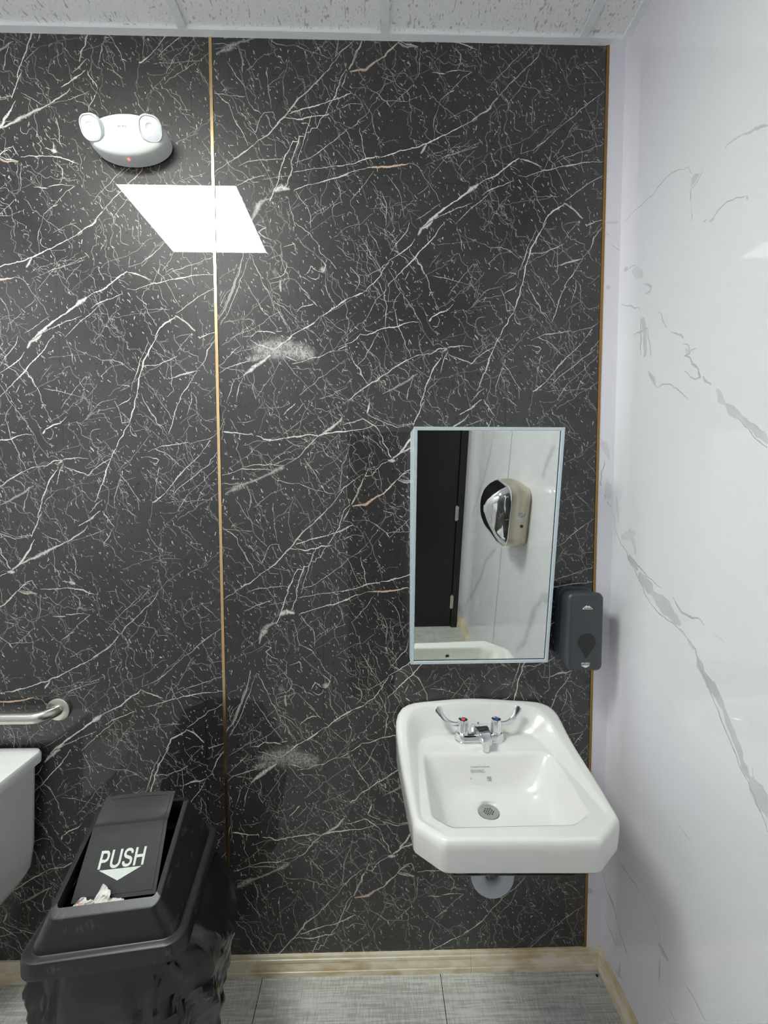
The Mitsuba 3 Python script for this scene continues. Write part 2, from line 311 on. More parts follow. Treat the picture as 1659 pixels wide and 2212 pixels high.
DARK_VEINS = "42,75,1 1,2653 50,2686 90,2711 134,2744 173,2770 192,2790 205,2810 223,2823 242,2845 263,2875 299,2903 323,2928 362,2966 403,3021 419,3033;57,90,0 244,2836 286,2849 332,2862 369,2872 418,2895;63,90,0 223,2823 272,2815 311,2826 358,2833;54,90,0 173,2572 189,2602 216,2686 246,2754 261,2751;41,80,0 242,2681 258,2736 271,2766 283,2764;31,70,0 258,2674 266,2706 290,2779 301,2809 309,2832;31,80,0 290,2779 302,2777 308,2792 324,2792 332,2817 350,2835 363,2860;47,80,0 363,2860 377,2880 392,2917 400,2944 416,2967;33,60,0 418,2955 400,2912;33,70,0 242,2681 245,2666 226,2616;148,85,1 192,2605 213,2613 233,2608;46,85,0 254,2606 309,2624 370,2640 417,2653;30,80,0 247,2659 312,2670 375,2678 417,2684;47,70,0 75,2616 109,2634 164,2652;23,50,0 151,2635 200,2645 234,2648;27,60,0 81,2676 105,2687 141,2693 201,2698 224,2696;24,60,0 253,2686 266,2694 297,2699 331,2722 384,2761 415,2786;32,60,0 6,2895 24,2881 49,2859 64,2825 78,2801 96,2769 108,2734;23,50,0 83,3026 96,3000 94,2949;26,60,0 51,2984 79,2936 101,2912 108,2873 123,2848 149,2831;26,60,0 6,2888 54,2884 103,2881;25,55,0 195,2810 185,2839 156,2834 140,2797 130,2772 112,2806;24,60,0 131,2729 141,2697 164,2667 179,2627 184,2617;18,50,0 169,2970 175,2896 181,2847;18,45,0 241,2998 220,2941 223,2887 239,2848;26,60,0 257,2601 270,2573 293,2558 303,2525 300,2494;26,55,0 233,2573 243,2535 248,2510;26,60,0 379,2498 369,2529 369,2559 401,2571;26,60,0 303,2528 353,2559;20,50,0 375,2638 390,2610 401,2570;111,50,1 117,2508 136,2554 152,2572 173,2577;17,50,0 331,2722 357,2685;17,50,0 186,2773 198,2703;28,50,0 169,2829 179,2795 189,2788;45,70,0 423,2967 436,2992 447,3017 462,3049;103,85,3 428,2962 475,2968 493,2983 517,2996;89,80,2 517,2996 535,3006 555,3029 571,3044;53,60,2 574,3048 597,3037 633,3035;50,85,0 389,2878 428,2898;42,70,0 402,2853 428,2868 464,2863;48,90,0 388,2678 440,2689 479,2705 534,2711 584,2726 650,2745 681,2758 729,2781 781,2807 823,2830;95,80,1 647,2722 666,2748;40,85,0 388,2645 440,2666 477,2677;80,85,2 477,2677 498,2679 534,2677 571,2683 608,2690;26,60,0 608,2690 640,2684 653,2662 666,2639 687,2614 709,2576;24,50,0 663,2687 708,2706 755,2724 824,2743;26,50,0 632,2519 672,2543 714,2571;84,95,0 656,2502 683,2525 717,2551 757,2580 794,2605 825,2626;140,85,1 672,2515 699,2533;32,80,0 693,2523 730,2541 762,2557 810,2573;32,60,0 757,2508 784,2534 815,2565;40,65,0 707,2883 741,2909 775,2944 806,2967;72,80,0 736,2904 749,2909;28,50,0 707,2883 699,2848 684,2818 694,2781 689,2763;51,70,0 680,2961 725,2960;52,70,0 727,2965 759,2970 803,2968;34,50,0 759,2973 771,2998 771,3018 753,3035;29,50,0 545,2853 579,2886 597,2899 621,2924;22,45,0 631,3032 636,2979 631,2939;25,50,0 428,2913 480,2914 506,2900 535,2875 610,2877 644,2892;71,70,0 540,2875 545,2861;36,65,0 524,2947 558,2936;24,50,0 467,2879 493,2832 501,2790 516,2758 524,2720;27,60,0 454,2797 464,2752 474,2702 485,2687;24,50,0 396,2803 420,2776 435,2732 456,2697;24,50,0 388,2771 417,2789 435,2799 475,2832;23,50,0 500,2667 466,2621 424,2575;26,50,0 540,2653 571,2623 584,2585 595,2526;26,55,0 524,2602 540,2569 537,2500;20,50,0 640,2596 672,2622;20,50,0 682,2657 713,2696 740,2726;93,75,1 811,2825 834,2841 855,2854 871,2869 886,2889;45,55,0 886,2889 907,2912 938,2945 985,2988 1011,3015 1023,3045;26,45,0 855,2913 886,2951 919,2984 953,3017 979,3042;26,45,0 921,2845 921,2877 944,2905 975,2943 988,2978;37,55,0 960,2722 1005,2740 1042,2766 1076,2800 1105,2825 1131,2841 1149,2861 1178,2884 1227,2918;133,90,1 800,2608 826,2629;61,95,0 810,2616 842,2639 890,2660 916,2683 942,2702 958,2712;42,80,0 958,2711 990,2702 1030,2685;42,80,0 956,2659 980,2656 1022,2670 1068,2681 1110,2691 1155,2700 1225,2706;32,55,0 1067,2698 1102,2714 1155,2733 1224,2754;37,80,0 840,2596 864,2614 903,2627 938,2641;33,70,0 811,2560 848,2588 874,2612;32,55,0 1107,2584 1149,2615 1184,2639 1226,2662;67,85,0 1036,2506 1052,2540 1073,2555 1099,2569 1107,2576;82,80,1 1110,2574 1129,2564 1148,2544 1162,2533;31,60,0 1016,2593 1045,2597 1083,2594;24,50,0 1037,2726 1056,2711 1076,2683 1092,2650 1117,2605;24,50,0 1057,2670 1066,2630 1083,2607;27,55,0 983,2636 1010,2613 1019,2583 1044,2545;27,50,0 1101,2507 1125,2517 1160,2518;48,75,0 1179,2510 1200,2521 1230,2526;22,35,0 1026,2921 995,2886 996,2836 999,2791;27,40,0 1156,3006 1170,2991 1194,2974 1210,2955 1227,2935;27,50,0 867,2728 887,2685;25,50,0 960,2722 970,2758;24,50,0 836,2705 855,2682 858,2657;105,40,0 4,2205 31,2244 56,2304 75,2353 87,2414;28,60,0 14,2190 44,2239 63,2286 88,2353 108,2409;28,60,0 5,2215 26,2247 51,2301 70,2353;25,60,0 13,2249 26,2280 48,2301;47,90,0 185,2115 230,2152 268,2176 297,2194 345,2226 380,2252 414,2271;82,90,0 273,2178 308,2199;32,75,0 103,2143 142,2125 185,2115 220,2147;611,30,1 121,2115 211,2120 286,2102;263,35,1 99,2083 174,2104;128,85,1 85,2033 120,2062 168,2094;47,85,0 132,2170 159,2170 183,2166;27,70,0 85,2154 111,2156 132,2170;27,70,0 185,2171 207,2174;30,80,0 6,2038 24,2054 64,2067 102,2078;24,70,0 6,2064 41,2096 71,2127;24,60,0 27,2197 62,2203 86,2211 112,2208 120,2195;21,55,0 84,2211 82,2151;30,65,0 110,2409 133,2358 148,2323 171,2279 184,2248 215,2209 228,2186;27,50,0 90,2330 108,2296 134,2255 160,2222 193,2178;24,60,0 179,2266 213,2248 239,2222 260,2202;28,65,0 248,2508 290,2480 321,2445 331,2414 365,2389 378,2368;22,50,0 258,2462 289,2427 315,2414;46,75,0 288,2350 302,2375 320,2360 341,2355 349,2376 331,2396;134,50,1 333,2365 344,2363;30,75,0 291,2344 304,2334 322,2332 325,2350;89,80,0 252,2233 269,2249 287,2254 308,2257;59,80,0 301,2270 322,2252;42,70,0 280,2290 298,2272;24,60,0 246,2334 269,2311 298,2277;24,60,0 172,2318 203,2326 230,2336 246,2334;140,60,1 201,2328 203,2295;25,60,0 172,2330 214,2344 225,2370 210,2392;184,20,1 188,2364 188,2343;27,50,0 346,2355 351,2291 380,2252;34,85,0 237,2071 277,2079 304,2092 328,2092 360,2111 414,2114;40,70,0 219,2094 253,2079;20,60,0 200,2099 229,2063 242,2047 271,2015 303,1981;20,55,0 203,2078 154,2007 121,1962;26,60,0 112,2041 117,2015 108,1991 121,1959;29,70,0 28,1946 42,1988 53,2022 64,2022 80,2030;29,70,0 57,1948 63,1983 80,2025;40,90,0 387,2116 414,2129;20,60,0 348,2218 377,2189 414,2164;23,60,0 328,2090 312,2063 299,2089;17,50,0 237,2055 304,2055;17,50,0 309,2068 344,2121 361,2147;32,60,0 135,2501 159,2491 138,2479 161,2458 182,2455;37,60,0 215,2431 231,2436 252,2444 252,2424;132,85,1 638,2472 654,2492 685,2513;40,85,0 545,2393 577,2412 614,2438 630,2461;42,90,0 465,2294 497,2321 510,2334 524,2357 545,2388;77,95,0 433,2282 462,2292;41,90,0 385,2257 412,2273 433,2281;24,70,0 518,2367 524,2357;37,85,0 542,2316 577,2352 625,2397 659,2436 688,2464 709,2498 725,2514;21,60,0 457,2187 483,2229 507,2269 539,2303;24,70,0 476,2346 518,2367 548,2391;31,70,0 548,2414 571,2448 603,2479 612,2512;25,60,0 548,2442 582,2476;25,60,0 386,2440 407,2410 433,2397;27,60,0 425,2372 454,2343 457,2325 438,2297;28,60,0 458,2467 484,2424 502,2395 521,2367;19,50,0 476,2511 487,2477 510,2444 521,2409;24,50,0 555,2432 587,2409 614,2386 635,2358;30,65,0 609,2433 627,2405 654,2369 673,2330 684,2291 706,2239;21,50,0 545,2368 566,2332 585,2295 617,2257 647,2204 663,2168;32,70,0 532,2331 539,2311 531,2284 542,2253 537,2219 534,2183;24,60,0 510,2336 529,2297;26,70,0 561,2248 569,2222 577,2191 598,2141 620,2096;24,60,0 561,2248 563,2269 582,2295;43,90,0 384,2124 419,2135 443,2145 454,2161 489,2164 518,2180 572,2188 601,2202 628,2206 641,2204;47,90,0 676,2207 684,2218 711,2234 735,2241 751,2260;106,90,1 678,2205 682,2215;23,70,0 703,2223 714,2208 703,2189 690,2192;51,90,1 418,1955 450,1984 483,2006 515,2027 545,2046 577,2067 599,2080 625,2094 652,2102 682,2102 706,2118 733,2121;62,95,0 648,1937 650,1956 664,1988 680,2030 693,2062 715,2092;34,80,0 712,2044 728,2092 736,2116;98,80,1 731,2118 720,2110;47,85,0 736,2124 774,2129 814,2127;38,80,0 739,2102 777,2087 818,2074 831,2090;37,85,0 424,2111 432,2082 448,2061 464,2032 483,2006;26,70,0 443,2064 475,2096 502,2151 513,2169;20,50,0 454,2153 480,2114 512,2091 521,2059;20,50,0 523,2172 545,2122 558,2080 577,2067;23,55,0 641,2160 644,2136 655,2107 661,2075 680,2049;24,60,0 735,2286 772,2333 814,2386 828,2383;21,55,0 686,2348 732,2343 772,2331 823,2313;18,50,0 673,2371 697,2403 712,2421;19,50,0 737,2393 763,2419;30,70,0 598,2334 614,2363;73,40,1 528,1977 566,1995 612,2022 639,2038;25,65,0 607,1958 612,1996 626,2028;23,65,0 669,1982 688,2004 715,2025;19,45,0 702,2444 734,2449 811,2455;25,50,0 763,2501 779,2455 782,2424;19,50,0 787,2504 792,2471 822,2458;20,50,0 577,2064 609,2043 615,2030;53,90,0 833,1986 852,2037 870,2085 886,2127 904,2162;63,90,0 904,2167 923,2199 949,2241 965,2288 975,2335 987,2387 997,2429 1021,2473 1047,2517;35,75,0 958,2346 969,2377 989,2439 1005,2468 1015,2494;39,75,0 998,2421 1038,2422 1062,2432 1086,2438 1105,2451;33,70,0 1026,2466 1048,2458 1070,2448;30,60,0 1104,2464 1128,2493 1154,2516;32,70,0 1072,2202 1085,2239 1098,2284 1118,2334 1145,2366 1168,2408;37,70,0 1168,2410 1192,2434 1202,2465 1228,2504;52,70,0 1085,2383 1111,2391 1141,2399 1165,2404;26,60,0 1052,2393 1068,2380 1087,2382;26,55,0 1086,2438 1087,2394 1088,2360 1091,2347 1072,2323;43,80,0 916,2296 932,2306 948,2314 956,2322;28,70,0 905,2311 916,2293 922,2264 922,2241 949,2243;28,60,0 922,2277 938,2262 949,2246;25,60,0 812,2461 868,2438 903,2441 933,2428 963,2403;28,65,0 864,2386 901,2420 941,2426;38,75,0 920,2363 953,2356;28,60,0 988,2335 1005,2299 1027,2262 1036,2236 1052,2231 1069,2205;25,50,0 1001,2372 1023,2351 1045,2315 1073,2276 1085,2255;40,85,0 1005,2149 1046,2168 1081,2172 1138,2179;25,60,0 1138,2175 1206,2191 1225,2209;28,60,0 1027,2160 1065,2144 1099,2110 1121,2099;40,75,0 1013,1984 1051,2011 1081,2046 1115,2089 1164,2134 1206,2185;83,80,0 1016,1984 1043,2005;31,70,0 1071,2003 1100,2032 1159,2078 1197,2110 1229,2150;25,50,0 1096,1960 1123,2006 1160,2038 1193,2068 1225,2102;25,50,0 1156,1971 1169,2011 1193,2057;32,75,0 916,2077 939,2048 961,2013 973,1962;35,80,0 816,2074 835,2098 864,2114 891,2130;27,70,0 992,2133 1016,2133 1038,2125 1030,2109 1011,2120;54,70,1 1031,2077 1039,2101;21,50,0 1024,1997 1029,2040 1034,2072;23,50,0 893,1965 896,2005 917,2069;26,50,0 1145,2342 1149,2311 1131,2266;26,50,0 1145,2342 1165,2316 1163,2271 1175,2243 1205,2211;18,50,0 1055,1984 1118,1990 1205,1995;22,50,0 1109,2239 1133,2258 1163,2271;21,50,0 814,2250 838,2274 868,2282 911,2290;21,50,0 814,2253 854,2300 867,2308 910,2319;36,60,0 952,2241 953,2204 969,2196 966,2209;59,70,0 823,2166 834,2151;21,50,0 820,2177 828,2216 858,2224;21,50,0 1131,2006 1148,1966;23,50,0 921,1965 940,1959 965,1938;52,85,0 15,1856 44,1851 79,1848 106,1846;104,80,0 20,1857 47,1851;56,85,0 119,1840 140,1835 170,1827 205,1834 261,1843 283,1847 318,1842;96,80,1 127,1839 164,1827;66,75,1 318,1842 342,1854 386,1886 394,1900;44,85,0 318,1842 350,1851 391,1857 412,1857;25,60,0 218,1832 231,1816 277,1808;39,60,1 318,1841 293,1816 277,1800 258,1776 236,1763 204,1744;198,35,1 203,1741 168,1725 125,1703 79,1687 16,1657;34,50,0 204,1744 168,1725 125,1703 79,1687 16,1671;31,80,0 77,1741 126,1750 174,1750 206,1745;25,70,0 174,1750 206,1763 255,1772;31,70,0 7,1715 36,1722 66,1736 98,1734 168,1733;34,80,0 3,1687 36,1687 76,1687;23,50,0 44,1846 62,1819 57,1797 72,1765 71,1706;17,50,0 31,1736 72,1765 116,1803 148,1830;17,50,0 158,1754 201,1784 234,1811 310,1833;25,65,0 168,1711 200,1692 232,1687 254,1690 287,1676 332,1662;35,60,0 4,1853 16,1888 21,1899;20,50,0 40,1896 58,1854;20,50,0 56,1884 88,1884 117,1894;34,75,0 208,1910 246,1945;22,70,0 238,1910 270,1942;25,60,0 205,1846 232,1865 262,1889 286,1905;25,50,0 316,1905 340,1878 342,1859;25,60,0 277,1763 301,1733 322,1698 338,1660 373,1651;20,50,0 87,1679 99,1644 96,1611;36,80,0 375,1948 402,1902;39,85,0 352,1851 384,1854 425,1860 457,1862 498,1873;44,60,1 398,1878 430,1884 463,1897;44,85,0 463,1897 498,1876 517,1857 533,1814 555,1774;72,85,0 474,1913 487,1948;33,70,0 474,1911 506,1897 533,1884 574,1869 617,1875;30,80,0 555,1765 519,1746 506,1736 492,1711 470,1714 479,1736 506,1737;41,75,2 470,1714 462,1698 446,1659 426,1621;55,90,0 555,1765 585,1787 601,1814 612,1830;110,85,1 547,1763 566,1763;38,85,0 577,1703 588,1717 612,1727;49,80,0 574,1703 612,1689;38,85,0 574,1700 547,1676 536,1662 517,1651;22,60,0 422,1854 419,1800 392,1738 391,1689 380,1654;22,60,0 330,1822 333,1795 370,1760 389,1725 424,1695;22,55,0 463,1846 501,1825 533,1792 547,1774;33,65,1 380,1657 424,1692 451,1714 468,1719;50,85,0 625,1876 642,1914 658,1949;22,50,0 376,1841 392,1825 411,1830;19,50,0 511,1741 525,1665;22,50,0 416,1790 419,1749 446,1714;55,90,0 635,1866 620,1838 589,1790;72,80,1 561,1773 589,1790 635,1808 673,1830 716,1849 746,1865 793,1895 804,1911;127,60,1 632,1808 716,1849;22,60,0 654,1890 685,1876 717,1860;23,60,0 743,1860 792,1873 841,1892 862,1900;40,80,0 777,1911 815,1935 848,1960;74,80,1 816,1937 824,1940;29,60,1 814,1954 841,1981 855,1995;37,80,0 854,1960 871,1933 887,1911;26,70,0 889,1911 875,1878 858,1857 857,1843;39,85,0 646,1704 705,1708 737,1709 785,1701 820,1687;144,80,1 741,1726 754,1722;39,70,0 717,1731 738,1726;44,70,0 623,1735 636,1707;38,80,0 582,1705 606,1696 635,1691;33,85,0 582,1710 599,1727 624,1737;30,70,0 682,1795 697,1775 717,1737;25,70,0 650,1795 649,1781 665,1770 674,1789 682,1789;39,60,0 755,1822 767,1783 760,1753 773,1734;39,60,0 744,1750 746,1723;22,60,0 532,1893 558,1882 579,1875;39,80,0 579,1875 625,1881;22,60,0 645,1688 644,1660 639,1602 620,1595"
RIGHT_VEINS = "30,50,0 19,2509 91,2510 162,2502 200,2506 224,2510 259,2501 311,2474 319,2453;34,60,0 318,2415 319,2386;17,30,0 321,2385 328,2348;40,55,0 326,2349 325,2336;39,55,0 369,2308 379,2308;28,65,0 394,2298 406,2308 428,2312 453,2311 485,2293;109,35,0 388,2299 403,2297;79,45,0 490,2290 495,2283;39,50,0 427,2437 449,2435 475,2428;69,45,0 475,2428 508,2413 538,2399;240,35,0 324,2434 337,2432;137,35,0 321,2424 347,2432;41,50,0 319,2416 344,2418 358,2432;193,35,0 32,2360 43,2357;53,50,0 32,2353 75,2348 90,2343;333,20,0 81,2331 122,2300;85,45,0 138,2268 170,2251 176,2235 144,2238;37,50,0 15,2256 65,2233 117,2207 123,2193;251,40,0 136,2166 147,2133 151,2058;51,60,0 128,2175 127,2134 129,2064;51,60,0 92,2138 127,2134 161,2134;49,50,0 161,2128 180,2049;41,40,0 209,2163 246,2104;53,50,0 267,2089 291,2071 314,2058;44,60,0 315,2040 338,2026 345,2011 317,2010 339,2003 343,1987 361,1968 379,1954 373,1934 342,1951 319,1969;191,30,0 327,2022 335,2009;56,70,0 347,1979 368,1964;38,50,0 338,2013 362,2016;172,40,0 173,2003 202,1966;41,60,0 168,2010 212,1952;39,55,0 212,1952 250,1957 291,1935 311,1918 337,1897;54,50,0 386,1940 413,1915;175,35,0 432,1895 457,1863;255,40,0 464,1855 506,1822;188,40,0 506,1824 542,1793 575,1766;31,70,0 496,1823 523,1798 549,1771 572,1756;28,50,0 505,1827 535,1804 563,1785;36,60,0 8,1585 26,1525 50,1499 87,1476 102,1447 129,1428;312,22,0 63,1517 124,1535;264,25,0 103,1545 133,1479;138,28,0 20,1643 39,1563;265,50,0 101,1458 142,1434;470,45,0 162,1412 224,1377;618,45,0 235,1370 300,1342;363,40,0 301,1335 331,1324;34,80,0 108,1463 174,1429 256,1396;34,80,0 129,1428 163,1393 196,1356 249,1327 312,1315 351,1304;62,60,0 308,1384 339,1356 380,1352 401,1358 422,1346;29,30,0 458,1334 488,1324;95,50,0 341,1310 360,1300;157,45,0 369,1294 388,1278;39,70,0 360,1300 401,1274 402,1255 437,1214 454,1191;233,50,0 406,1254 424,1230;307,50,0 428,1229 465,1196;297,45,0 458,1215 488,1175;258,45,0 488,1175 520,1130 547,1087;231,45,0 547,1087 560,1065;458,40,0 575,1059 611,1024;28,80,0 439,1207 465,1175 499,1125 535,1080 556,1056 581,1030 614,984;27,50,0 570,1089 573,1071 593,1071 610,1051;44,40,0 366,800 405,791;54,50,0 94,470 147,466 203,474;39,30,0 203,474 269,468 297,451 306,415;66,60,0 4,347 27,307 76,290 96,252;146,45,0 27,307 76,295;66,50,0 96,252 133,229 165,202;60,50,0 12,203 62,190 91,173;220,50,0 306,403 332,400;52,60,0 306,411 342,402;80,40,0 305,369 312,296;50,40,0 403,413 436,412 482,401;54,40,0 345,278 376,274;121,50,0 120,141 114,92;91,45,0 96,92 140,106;300,45,1 702,1708 753,1629 785,1559;40,50,1 714,1713 765,1634 797,1564;350,45,1 620,1039 709,905 733,828 763,710 865,578;40,50,1 634,1044 723,910 747,833 777,715 879,583;300,45,1 1363,971 1556,802 1633,646 1807,430 2050,190;40,50,1 1375,976 1568,807 1645,651 1819,435 2062,195;200,45,1 1609,1662 1645,1511 1758,1309 1994,969;40,50,1 1617,1667 1653,1516 1766,1314 2002,974"
STRIP_VEINS = "37,50,0 7,1836 29,1812;279,25,0 20,1816 38,1771;37,70,0 22,1763 27,1746 15,1726 14,1684 29,1660;46,70,0 20,1672 29,1643 43,1618 51,1610;232,25,0 36,1701 42,1643;121,30,0 10,2519 51,2520;56,50,0 11,2489 20,2477;40,40,0 27,2453 56,2429;115,40,0 15,2320 28,2314;202,50,0 8,280 21,267"
PERIOD = 1.3465
dark_print = Veins(strokes_of(DARK_VEINS, 0.55) + web(11, PW, 1.62, 1.62 + PERIOD, 400, 3200), PW + 0.001, 1.62, 1.62 + PERIOD, 0.014, 24, True)
right_print = Veins(strokes_of(RIGHT_VEINS, 0.8, 0.0012, 0.012, 0.025, 0.14), 2.1, 0.0, H, 0.03, 12, False)
strip_print = Veins(strokes_of(STRIP_VEINS, 0.8, 0.001, 0.008), 0.06, 0.0, H, 0.02, 5, False)


def dark_marble(p, n, uv):
    left = p.x < 0
    u = dr.select(left, p.x + PW, p.x)
    u = dr.select(u < 0, u + PW, u)
    v = dr.select(left, p.z + 0.359, p.z)
    s, tan, feather = dark_print(u, v, 0.0065)
    s *= 0.78 + 0.5 * noise(u * 70, v * 70, 1.7)
    # the broad feathered veins are a mesh of hair-fine threads
    m1, m2 = dr.abs(noise(u * 170, v * 120, 2.6) - 0.5), dr.abs(noise(u * 330, v * 250, 6.1) - 0.5)
    mesh = dr.maximum(smoothstep(0.16, 0.02, m1), 0.8 * smoothstep(0.16, 0.02, m2))
    s = dr.lerp(s, s * (0.35 + 1.0 * mesh), smoothstep(0.0025, 0.006, feather))
    cloud = fbm(u * 3.1, v * 3.1, 2.2, 3)
    warm = smoothstep(0.45, 0.75, fbm(u * 2.3 + 7, v * 2.3, 4.2, 2))
    grain = noise(u * 600, v * 240, 0.5)
    base = mix((0.021, 0.0202, 0.0205), (0.046, 0.0435, 0.0425), smoothstep(0.25, 0.75, cloud))
    base = mix(base, (0.034, 0.028, 0.025), 0.55 * warm) * (0.82 + 0.36 * grain)
    pit = smoothstep(0.80, 0.9, noise(u * 150, v * 110, 8.8))
    base *= 1 - 0.55 * pit
    rib = mi.Float(0)
    for x in (-0.492, -0.062, 0.330, 0.926):      # hairlines where the hollow board's ribs show through the film
        rib = dr.maximum(rib, smoothstep(0.0016, 0.0004, dr.abs(p.x - x + 0.001 * noise(p.z * 9, x, 1.0))))
    base *= 1 - 0.75 * rib * smoothstep(0.35, 0.6, noise(p.z * 5, p.x * 3, 8.0))
    vein = mix((0.84, 0.81, 0.76), (0.84, 0.62, 0.48), tan)
    return mix(base, vein, dr.clip(s, 0, 0.95))


WHITE_A = (0.82, 0.805, 0.86)


def white_marble(p, n, uv):
    s, _, _ = right_print(-p.y, p.z, 0.006)
    s *= 0.75 + 0.4 * noise(p.y * 40, p.z * 40, 2.0)
    c = mix(WHITE_A, (0.805, 0.81, 0.835), smoothstep(0.35, 0.7, fbm(p.y * 1.6, p.z * 1.6, 3.3, 2)))
    return mix(c, (0.33, 0.325, 0.315), dr.clip(s * 0.95, 0, 0.85))


def white_strip(p, n, uv):
    s, _, _ = strip_print(p.x - PW, p.z, 0.005)
    return mix(WHITE_A, (0.36, 0.345, 0.35), dr.clip(s * 0.9, 0, 0.8))


def white_far(p, n, uv):
    q = p.x * 0.9 + p.z * 0.8 + 0.5 * fbm(p.x * 2.2 + p.y * 2.2, p.z * 2.2, 1.0, 3)
    r = dr.abs(q * 1.6 - dr.floor(q * 1.6) - 0.5)
    s = smoothstep(0.05, 0.0, r) * smoothstep(0.45, 0.6, fbm(p.x * 1.7, p.z * 1.7, p.y * 1.7 + 5, 2))
    return mix(WHITE_A, (0.42, 0.41, 0.41), 0.6 * s)


def lacquer(fn):
    return tw({'type': 'plastic', 'diffuse_reflectance': mikit.proc(fn), 'int_ior': 1.5, 'nonlinear': False})


# printed film under a clear coat that is part mirror-smooth, part faintly satin
COAT = 0.25
scene['dark_marble_film'] = tw({'type': 'blendbsdf', 'weight': COAT,
                                'a': {'type': 'roughplastic', 'diffuse_reflectance': mikit.proc(dark_marble), 'int_ior': 1.42, 'alpha': 0.22, 'nonlinear': False},
                                'b': {'type': 'conductor', 'material': 'none', 'specular_reflectance': {'type': 'rgb', 'value': [0.115, 0.115, 0.115]}}})
scene['white_marble_film'] = lacquer(white_marble)
scene['white_strip_film'] = lacquer(white_strip)
scene['white_far_film'] = lacquer(white_far)


def tile_fissures(p, n, uv):
    s = dr.maximum(smoothstep(0.74, 0.82, noise(p.x * 230, p.y * 85, 1.0)) * smoothstep(0.42, 0.6, noise(p.x * 60, p.y * 60, 4.0)),
                   0.7 * smoothstep(0.82, 0.88, noise(p.x * 420, p.y * 260, 2.0)))
    c = mix((0.93, 0.925, 0.93), (0.88, 0.88, 0.88), noise(p.x * 400, p.y * 400, 0.0))
    rust = smoothstep(0.62, 0.8, fbm(p.x * 7, p.y * 7, 6.5, 3)) * smoothstep(1.1, 1.2, p.x)
    c = mix(c, (0.66, 0.58, 0.45), 0.5 * rust)
    return mix(c, (0.42, 0.41, 0.40), 0.7 * s)


def weave(p, n, uv):
    """Printed linen vinyl: horizontal streaks crossed by fine vertical threads."""
    a = fbm(p.x * 14, p.y * 260, 1.0, 3)
    b = noise(p.x * 420, p.y * 60, 3.0)
    c = fbm(p.x * 5, p.y * 9, 2.0, 2)
    t = 0.55 * a + 0.25 * b + 0.2 * c
    return mix((0.36, 0.365, 0.345), (0.62, 0.625, 0.595), smoothstep(0.25, 0.75, t))


def cream_wood(p, n, uv):
    a = fbm((p.x + p.y) * 22, p.z * 60, 1.0, 3)
    st = smoothstep(0.5, 0.75, fbm((p.x + p.y) * 9, p.z * 30, 5.0, 3))
    low = smoothstep(0.45, 0.7, fbm((p.x + p.y) * 30, p.z * 25, 8.0, 3))
    c = mix((0.80, 0.73, 0.58), (0.70, 0.60, 0.43), smoothstep(0.3, 0.7, a))
    c = mix(c, (0.56, 0.42, 0.22), 0.65 * st)
    return mix(c, (0.40, 0.29, 0.15), 0.35 * low * st)


scene['ceiling_tile_board'] = tw({'type': 'diffuse', 'reflectance': mikit.proc(tile_fissures)})
scene['floor_vinyl'] = tw({'type': 'principled', 'base_color': mikit.proc(weave), 'roughness': 0.42, 'specular': 0.4})
scene['cream_paint'] = tw({'type': 'principled', 'base_color': mikit.proc(cream_wood), 'roughness': 0.35, 'specular': 0.5})
plain('grid_enamel', (0.80, 0.82, 0.83), 0.45)
plain('gold_metal', (0.76, 0.54, 0.28), 0.28, metallic=1.0)
plain('gold_metal_shaded', (0.36, 0.22, 0.08), 0.35, metallic=1.0)  # same trim metal as the gold, its shaded look put into the colour
plain('black_paint', (0.006, 0.006, 0.007), 0.35)
plain('steel', (0.62, 0.60, 0.55), 0.25, metallic=1.0)
plain('satin_chrome', (0.80, 0.80, 0.81), 0.22, metallic=1.0)
plain('chrome', (0.80, 0.80, 0.82), 0.04, metallic=1.0)
scene['china'] = tw({'type': 'roughplastic', 'alpha': 0.05, 'diffuse_reflectance': {'type': 'rgb', 'value': [0.80, 0.80, 0.768]}, 'int_ior': 1.5, 'nonlinear': False})
scene['china_soft'] = tw({'type': 'roughplastic', 'diffuse_reflectance': {'type': 'rgb', 'value': [0.86, 0.87, 0.855]}, 'int_ior': 1.5, 'alpha': 0.12, 'nonlinear': False})
plain('white_shell', (0.60, 0.62, 0.60), 0.4)
plain('mirror_frame', (0.60, 0.69, 0.74), 0.35, metallic=0.25)
scene['mirror_glass'] = tw({'type': 'conductor', 'material': 'none', 'specular_reflectance': {'type': 'rgb', 'value': [0.86, 0.885, 0.85]}})
plain('dark_rubber', (0.02, 0.025, 0.025), 0.5)
plain('lens_white', (0.86, 0.88, 0.92), 0.15, clearcoat=1.0)
plain('print_grey', (0.28, 0.29, 0.29), 0.6)
plain('print_white', (0.66, 0.70, 0.64), 0.5)
plain('print_black', (0.03, 0.03, 0.03), 0.6)
plain('print_red', (0.75, 0.08, 0.05), 0.4)
plain('print_blue', (0.03, 0.10, 0.45), 0.4)
plain('slate_plastic', (0.040, 0.046, 0.053), 0.38)
plain('black_gloss', (0.008, 0.008, 0.009), 0.15)
plain('pipe_plastic', (0.36, 0.40, 0.44), 0.4)
plain('strainer_metal', (0.42, 0.43, 0.42), 0.35, metallic=0.6)
plain('hole_dark', (0.012, 0.011, 0.010), 0.6)
plain('label_silver', (0.70, 0.70, 0.68), 0.4)


def scuffed_lid(p, n, uv):
    s = smoothstep(0.55, 0.8, fbm(p.x * 30, p.y * 30, p.z * 30, 3)) * smoothstep(0.4, 0.7, noise(p.x * 300, p.y * 90, p.z * 90))
    return mix((0.0085, 0.009, 0.0125), (0.045, 0.048, 0.056), 0.6 * s)


